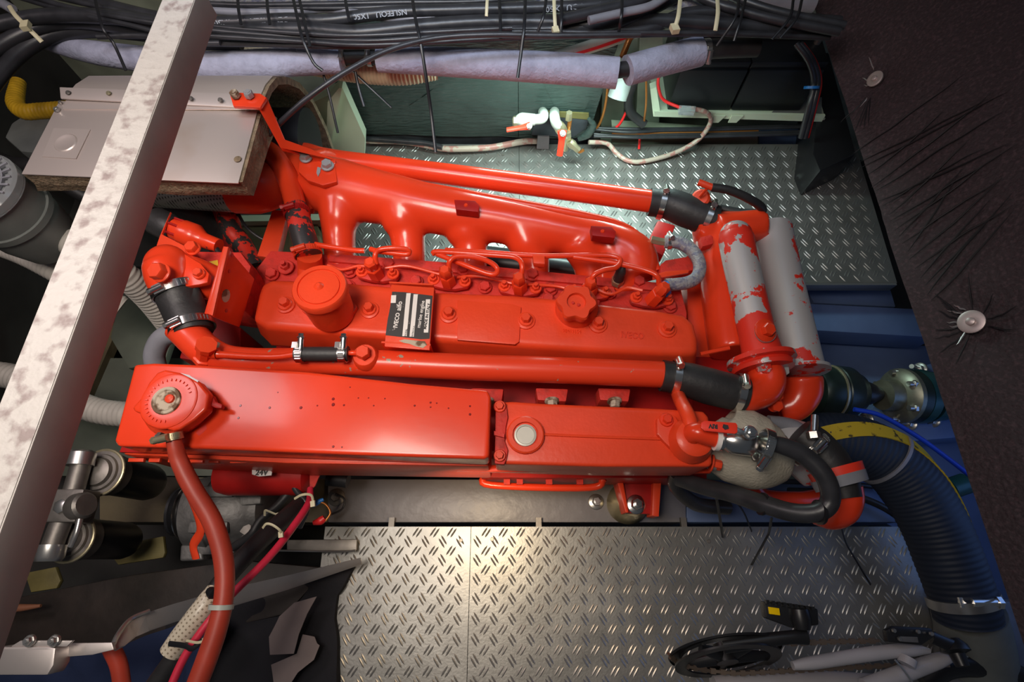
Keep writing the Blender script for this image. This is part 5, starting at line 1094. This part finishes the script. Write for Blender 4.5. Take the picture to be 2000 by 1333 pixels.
# ---- hoses and cables falling from the engine at lower left
T('overflow_hose', [(338, 850, .445, 13), (342, 872, .44, 14), (352, 905, .43, 16), (380, 960, .42, 17), (415, 1020, .41, 18), (436, 1090, .41, 18), (438, 1160, .41, 18), (425, 1225, .41, 19), (405, 1285, .41, 20), (380, 1350, .41, 20)], 'rubber_red', None, seg=26, label='thick brick red hose falling from the filler cap', cat='hose')
oc = bpy.data.objects['overflow_hose']
mb_ = clamp(oc, P(339, 853, .445), P(342, 872, .44)-P(338, 850, .445), RM(15, 339, 853, .445), w=.010, side=(-.3, .3, 1), m='brass')
put('clamp_screw', MB().cyl(P(322, 855, .452), P(305, 855, .452), .0048, 10).lathe(P(316, 855, .452), (-1, 0, 0), [(0, .0075), (.005, .0075)], 6), 'dull_steel', oc)
put('hose_tie', MB().lathe(P(432, 1186, .41), P(425, 1225, .41)-P(438, 1160, .41), [(-.003, .0142), (-.003, .0156), (.003, .0156), (.003, .0142)], 20), 'white_plastic', oc)
T('red_hose', [(215, 1262, .28), (232, 1300, .27), (240, 1350, .26)], 'rubber_red', None, 15, seg=20, label='dull red hose emerging under the strap bracket', cat='hose')
bc = T('thick_cable', [(598, 975, .20, 15), (560, 1010, .25, 17), (500, 1065, .30, 18), (440, 1130, .33, 19), (400, 1190, .34, 19), (360, 1260, .34, 20), (300, 1350, .33, 22)], 'black_rubber', None, seg=24, label='thickest black cable running to the lower left', cat='cable')
T('battery_lead', [(606, 955, .22, 6), (602, 985, .24, 7), (565, 1040, .29, 7.5), (520, 1095, .33, 7.5), (450, 1165, .36, 7.5), (400, 1225, .37, 7.5), (360, 1285, .37, 8), (330, 1350, .37, 8)], 'pink_cable', None, seg=16, label='bright crimson cable beside the thick black cable', cat='cable')
T('thin_loom', [(570, 955, .20), (545, 985, .20), (510, 1015, .20), (490, 1045, .20), (455, 1070, .18)], 'black_rubber', None, 8, label='slim black corrugated loom left of the thick cable', cat='cable')
T('thin_loom', [(560, 930, .22), (580, 960, .22), (600, 990, .22), (585, 1030, .2)], 'cable_black', None, 6, label='black wire bundle behind the cable ties', cat='cable')
T('brown_wire', [(612, 978, .2), (635, 985, .2), (645, 1002, .2), (636, 1018, .2)], 'copper', None, 2.2, label='thin brown wire loop ending in a red splice', cat='wire')
T('black_wire', [(655, 965, .0), (672, 975, .0), (668, 995, .0), (640, 1008, .02)], 'cable_black', None, 2, label='thin black wire loop round the bed bolt', cat='wire')
put('red_splice', MB().tube(path([(634, 1012, .2), (626, 1018, .2), (612, 1022, .2)]), [.006, .0075, .004], 12, 4), 'wire_red', None, label='small red crimp splice at the wire end', cat='connector')
put('blue_splice', MB().tube(path([(610, 989, .2), (620, 982, .2), (632, 976, .2)]), [.004, .005, .003], 10, 4), 'blue_plastic', None, label='small blue crimp splice by the cable ties', cat='connector')
T('red_wire', [(590, 915, .2), (588, 935, .2), (596, 960, .2)], 'pink_cable', None, 6, label='red wire dropping behind the exchanger into the loom', cat='wire')
slab('pink_tab', [(605, 918), (628, 920), (615, 950), (605, 960)], .22, .003, 'red_dusty', E)
T('connector_plug', [(640, 935, .12), (668, 938, .12), (680, 940, .12)], 'black_rubber', None, 14, label='black plug hanging below the exchanger', cat='connector')
bs = T('braided_sleeve', [(420, 1152, .345, 16), (408, 1172, .352, 20), (385, 1205, .355, 22), (355, 1245, .352, 22), (335, 1275, .348, 22)], 'braid_clear', None, seg=24, label='translucent woven sleeve around the thick cable', cat='sleeve')
tie([(397, 1250, .385), (375, 1268, .385), (360, 1262, .38), (330, 1258, .37)], 'tie_black', 'dark tie around the woven sleeve lower end', 5)
put('tie_knot', MB().tube(path([(410, 1155, .375), (416, 1160, .38), (424, 1164, .375)]), [.006, .008, .004], 10, 3), 'tie_black', bs)
for l, lb in (([(513, 1032, .33), (520, 1024, .335), (532, 1026, .335), (546, 1036, .33), (550, 1045, .32)], 'cream cable tie round thick black and crimson cables'),
              ([(517, 1008, .23), (518, 998, .235), (526, 1000, .235), (545, 1008, .23)], 'cream cable tie round the slim loom'),
              ([(575, 975, .28), (590, 967, .285), (608, 968, .28), (612, 985, .275)], 'clear thin tie at the top of the thick cable'),
              ([(364, 1252, .39), (385, 1256, .395), (402, 1252, .395)], 'pale tie round crimson cable at the woven sleeve')):
    tie(l, 'tie_cream', lb, 2.4, head=len(l)-1)
# ================================================================== RIGHT SIDE: shaft, big blue hose
SH = thing('shaft_coupling', 'dark green flexible shaft coupling behind the coolers', 'coupling', tuple(P(1700, 770, -.06)))
a0 = P(1585, 765, .06); a1 = P(1870, 775, .0); ax = (a1-a0).normalized(); 
put('drum', MB().lathe(a0, ax, [(0, .05), (.01, .058), (.05, .058), (.052, .060), (.085, .058), (.095, .050), (.11, .044), (.118, .030), (.125, .022)], 40), 'dark_green', SH)
put('drum_ring', MB().lathe(a0+ax*.040, ax, [(0, .059), (0, .061), (.004, .061), (.004, .059)], 40), 'brass', SH)
put('shaft', MB().lathe(a0+ax*.12, ax, [(0, .022), (.02, .026), (.05, .014)], 24), 'bike_black', SH)
f0 = P(1722, 772, .03)
put('hub_flange', MB().lathe(f0, ax, [(0, .018), (.001, .034), (.030, .036), (.034, .052), (.044, .062), (.054, .062)], 40), 'hub_metal', SH)
put('rubber_disc', MB().lathe(f0+ax*.054, ax, [(0, .060), (.02, .062), (.022, .060)], 40), 'dark_green', SH)
put('teal_flange', MB().lathe(f0+ax*.076, ax, [(0, .062), (.022, .062), (.026, .050), (.034, .050), (.036, .058), (.060, .056), (.13, .045)], 40), 'teal_metal', SH)
for k in range(6):
    an = k*math.pi/3+.3; n1 = V((0, 1, 0)); n2 = ax.cross(n1); q = f0+ax*.046+(n1*math.cos(an)+n2*math.sin(an))*.052
    put('flange_bolt', MB().cyl(q-ax*.022, q, .006, 10).lathe(q-ax*.010, ax, [(0, .009), (.008, .009)], 6), 'steel', SH)
for x, y in ((1785, 722), (1680, 820), (1765, 828), (1810, 822)):
    bb = bolt(SH, P(x+12, y, -.02), .011, .012, (-.8, 0, .5), washer=1.5, m='steel', stud=.03)
slab('foot', [(1700, 800), (1850, 800), (1860, 842), (1720, 850)], -.03, .02, 'blue_lit_paint', SH, .003)
T('blue_tube', [(1668, 800, .12), (1720, 812, .12), (1790, 852, .12), (1850, 895, .12), (1920, 950, .12)], 'blue_tube', None, 4.5, label='bright blue thin tube slanting to the panel', cat='tube')
bhp = [(1500, 870, .16, 40), (1580, 855, .16, 46), (1660, 862, .16, 52), (1728, 895, .15, 56), (1780, 950, .14, 58), (1822, 1020, .13, 58), (1855, 1100, .12, 58), (1880, 1170, .11, 57), (1890, 1210, .10, 56)]
BH = T('exhaust_hose', bhp, 'hose_blue', None, seg=36, n=12, ribs=(.010, .018), label='very thick dark blue ribbed hose with yellow stripe', cat='hose')
# stripe: a ribbon following the hose on its outer shoulder
cp, cr = path(bhp), prad(bhp); mb = MB(); sm, rr = [], []
for i in range(len(cp)-1):
    a = cp[i-1] if i else cp[i]; b, c = cp[i], cp[i+1]; d = cp[i+2] if i+2 < len(cp) else c
    for k in range(10):
        t = k/10; sm.append(0.5*((2*b)+(c-a)*t+(2*a-5*b+4*c-d)*t*t+(3*b-a-3*c+d)*t**3)); rr.append(cr[i]+(cr[i+1]-cr[i])*t)
prev = None; pv = []
for i in range(len(sm)-1):
    tg = (sm[i+1]-sm[i]).normalized(); side = tg.cross(UP).normalized()*-1; f = i/len(sm); an = math.radians(97-97*min(1, max(0, f-.12)*1.7)); w = .34-.12*min(1, f*2)
    row = []
    for q in (-w, w):
        dr = side*math.cos(an+q)+UP*math.sin(an+q); row.append(mb.bm.verts.new(sm[i]+dr*(rr[i]*1.055))); 
    row += [mb.bm.verts.new(v.co-(v.co-sm[i]).normalized()*.003) for v in reversed(row)]
    if prev:
        for k in range(4): mb.bm.faces.new((prev[k], prev[(k+1) % 4], row[(k+1) % 4], row[k]))
    prev = row
put('stripe', mb, 'hose_yellow', BH)
put('band', MB().lathe(cp[3]+V((.0, .0, 0)), (cp[4]-cp[2]), [(-.003, cr[3]*1.05), (-.003, cr[3]*1.08), (.003, cr[3]*1.08), (.003, cr[3]*1.05)], 40), 'cable_grey', BH)
aa = (cp[7]-cp[6]); put('hose_clamp', MB().lathe(cp[7], aa, [(-.009, cr[7]*1.05), (-.009, cr[7]*1.08), (.009, cr[7]*1.08), (.009, cr[7]*1.05)], 40), 'steel', BH)
q = P(1925, 1178, .16); put('clamp_screw', MB().box(q+V((-.015, 0, -.008)), (.05, .016, .006)).cyl(q+V((-.025, 0, 0)), q+V((.018, 0, 0)), .008, 14).lathe(q+V((.018, 0, 0)), (1, 0, 0), [(0, .011), (.008, .011)], 6), 'chrome', BH)
T('hose_socket', [(1890, 1195, .09, 60), (1900, 1240, .06, 62), (1905, 1290, .03, 66)], 'grey_plastic', None, seg=32, label='grey pipe socket below the big blue hose', cat='pipe')
T('black_cable', [(1540, 960, -.0), (1650, 965, -.0), (1740, 1000, -.0), (1800, 1060, -.02)], 'cable_black', None, 7, label='black cable passing under the big blue hose', cat='cable')
T('black_cable', [(1500, 940, -.01), (1640, 945, -.01), (1740, 955, -.01)], 'cable_black', None, 5, label='black cable lying along the blue-lit bed behind elbow', cat='cable')
for l, lb in (([(1396, 955, .26), (1404, 1000, .15), (1412, 1050, .02)], 'leftmost black tie tail hanging off the drain hose'), ([(1428, 968, .22), (1452, 1000, .12), (1468, 1038, .03)], 'black tie tail second from left on the drain hose'),
              ([(1507, 1012, .32), (1502, 1040, .22), (1495, 1055, .18), (1468, 1104, .03)], 'bent black tie tail in front of the chequered plate'), ([(1640, 1018, .24), (1652, 1060, .15), (1672, 1095, .08), (1700, 1142, .01)], 'long black tie tail under the red elbow')):
    tie(l, 'tie_black', lb, 2.6)
put('pipe_stub', MB().lathe(P(1885, 945, .0), (-1, -.3, 0), [(0, .022), (.04, .022), (.042, .012), (.07, .012)], 20), 'teal_metal', None, label='dark pipe stub near the panel edge', cat='pipe stub')
# ================================================================== FOLDED BICYCLE (lower right)
BK = thing('bicycle', 'white bicycle with black chainset lying along the lower right corner', 'bicycle', tuple(P(1600, 1290, .0)))
cc = P(1418, 1283, .15); nb = V((.05, -.93, .42)).normalized(); R1 = RM(108, 1418, 1283, .15)
n1 = nb.cross(UP).normalized(); n2 = nb.cross(n1)
def on(a, r, o=0): return cc+(n1*math.cos(a)+n2*math.sin(a))*r+nb*o
put('guard_ring', MB().lathe(cc-nb*.004, -nb, [(0, R1), (.003, R1*1.02), (.004, R1*.80), (0, R1*.78)], 64, caps=False), 'bike_black', BK)
put('chainring', MB().lathe(cc+nb*.006, nb, [(0, R1*.94), (.003, R1*.94), (.003, R1*.74), (0, R1*.74), (0, R1*.94)], 64, caps=False), 'bike_black', BK)
for k in range(5): 
    a = k*2*math.pi/5+.5; put('spider_arm', MB().tube([on(a, .015), on(a, R1*.82)], [.011, .007], 10, 1, flat=.5), 'bike_black', BK)
put('hub', MB().lathe(cc-nb*.02, nb, [(0, .014), (.002, .018), (.03, .018)], 24), 'bike_black', BK)
put('crank', MB().tube(path([(1412, 1262, .20), (1470, 1254, .21), (1540, 1246, .22), (1575, 1245, .22)]), [.012, .011, .010, .012], 12, 5, flat=.8), 'bike_black', BK)
pd = slab('pedal', [(1492, 1176), (1545, 1180), (1598, 1190), (1600, 1222), (1550, 1228), (1496, 1208)], .22, .018, 'bike_black', BK, .003)
for k in range(9): put('pedal_tooth', MB().box(P(1498+k*11, 1176+k*1.6, .222), (.005, .005, .008)), 'bike_black', pd)
put('pedal_axle', MB().cyl(P(1560, 1215, .215), P(1572, 1248, .21), .008), 'dull_steel', pd)
put('pedal_body', MB().lathe(P(1560, 1190, .222), (0, -1, 0), [(0, .014), (.015, .016), (.03, .012)], 16), 'bike_black', pd)
slab('reflector', [(1501, 1186), (1522, 1189), (1524, 1203), (1503, 1200)], .224, .003, 'reflector', pd, .0005, label='small yellow pedal reflector')
# chain: links around the ring then back to the rear sprocket
cpts = [on(a, R1*.97, .01) for a in [math.pi*(1.0-.05*i) for i in range(-3, 18)]]
cl_, n_c = [], 0
path_pts = [P(1308, 1280, .15), P(1318, 1292, .14), P(1345, 1303, .13), P(1385, 1311, .12), P(1440, 1316, .12), P(1520, 1312, .12), P(1620, 1306, .12), P(1720, 1302, .12), P(1850, 1298, .12)]
def links(pp, name_):
    L_ = [0]; 
    for i in range(1, len(pp)): L_.append(L_[-1]+(pp[i]-pp[i-1]).length)
    s_, j = 0, 0; stp = .0085; me = None; k = 0
    while s_ < L_[-1]:
        while j < len(L_)-2 and L_[j+1] < s_: j += 1
        t = (s_-L_[j])/(L_[j+1]-L_[j]); p = pp[j].lerp(pp[j+1], t); d = (pp[j+1]-pp[j]).normalized(); sd = UP.cross(d).normalized(); u2 = d.cross(sd)
        M = Matrix((d, sd, u2)).transposed()
        mb = MB().box(p, (.0085, .0085 if k % 2 else .0045, .006), M=M); 
        put(name_, mb, 'chain_metal', BK); s_ += stp; k += 1
links(path_pts, 'chain_link')
links([P(1540, 1258, .15), P(1620, 1254, .15), P(1720, 1252, .15)], 'chain_link')
put('chain_stay', MB().tube(path([(1548, 1301, .17, 10), (1590, 1295, .17, 12), (1700, 1278, .17, 13), (1780, 1270, .17, 12), (1815, 1272, .17, 6)]), [RM(r, 1650, 1285, .17) for r in (8, 12, 13, 12, 5)], 20, 6), 'bike_white', BK)
put('seat_stay', MB().tube(path([(1690, 1345, .15), (1760, 1318, .15), (1830, 1292, .15), (1865, 1280, .15)]), [RM(r, 1750, 1310, .15) for r in (17, 16, 14, 8)], 20, 6), 'bike_white', BK)
put('frame_tube', MB().tube(path([(1395, 1345, .08), (1460, 1338, .08), (1600, 1338, .08), (1720, 1345, .08)]), RM(24, 1500, 1340, .08), 24, 5), 'bike_white', BK)
put('cable_guide', MB().lathe(P(1772, 1292, .18), (.5, .8, 0), [(-.006, .010), (-.006, .013), (.006, .013), (.006, .010)], 16), 'bike_white', BK)
put('derailleur', MB().prism(outline([(1730, 1232), (1745, 1224), (1820, 1228), (1826, 1245), (1800, 1262), (1735, 1256)], .20), .012).bevel(.003), 'bike_black', BK)
slab('derailleur_plate', [(1758, 1244), (1792, 1245), (1794, 1256), (1760, 1254)], .202, .003, 'dull_steel', BK)
for x, y in ((1743, 1232), (1790, 1234), (1816, 1238), (1754, 1248)): bpx(BK, x, y, .201, 4, 5, m='steel', washer=0)
put('rear_hub', MB().lathe(P(1862, 1262, .18), (0, -1, .3), [(-.01, .012), (0, .020), (.008, .022), (.012, .012), (.03, .010)], 24), 'bike_black', BK)
put('jockey_arm', MB().tube(path([(1820, 1245, .19), (1850, 1258, .19), (1876, 1268, .19)]), .010, 12, 4, flat=.6), 'bike_black', BK)
put('rear_tyre', MB().tube(path([(1800, 1330, .06), (1850, 1300, .07), (1920, 1300, .07), (1990, 1325, .06), (2060, 1370, .05)]), .022, 20, 6), 'bike_black', BK)
put('brake_cable', MB().tube(path([(1748, 1290, .19), (1765, 1310, .19), (1790, 1345, .19)]), .0016, 8, 4), 'steel', BK)
put('spoke', MB().tube(path([(1705, 1218, .20), (1718, 1228, .20)]), .0013, 6, 1), 'steel', BK)
put('spoke', MB().tube(path([(1868, 1276, .17), (1890, 1284, .15)]), .0013, 6, 1), 'steel', BK)
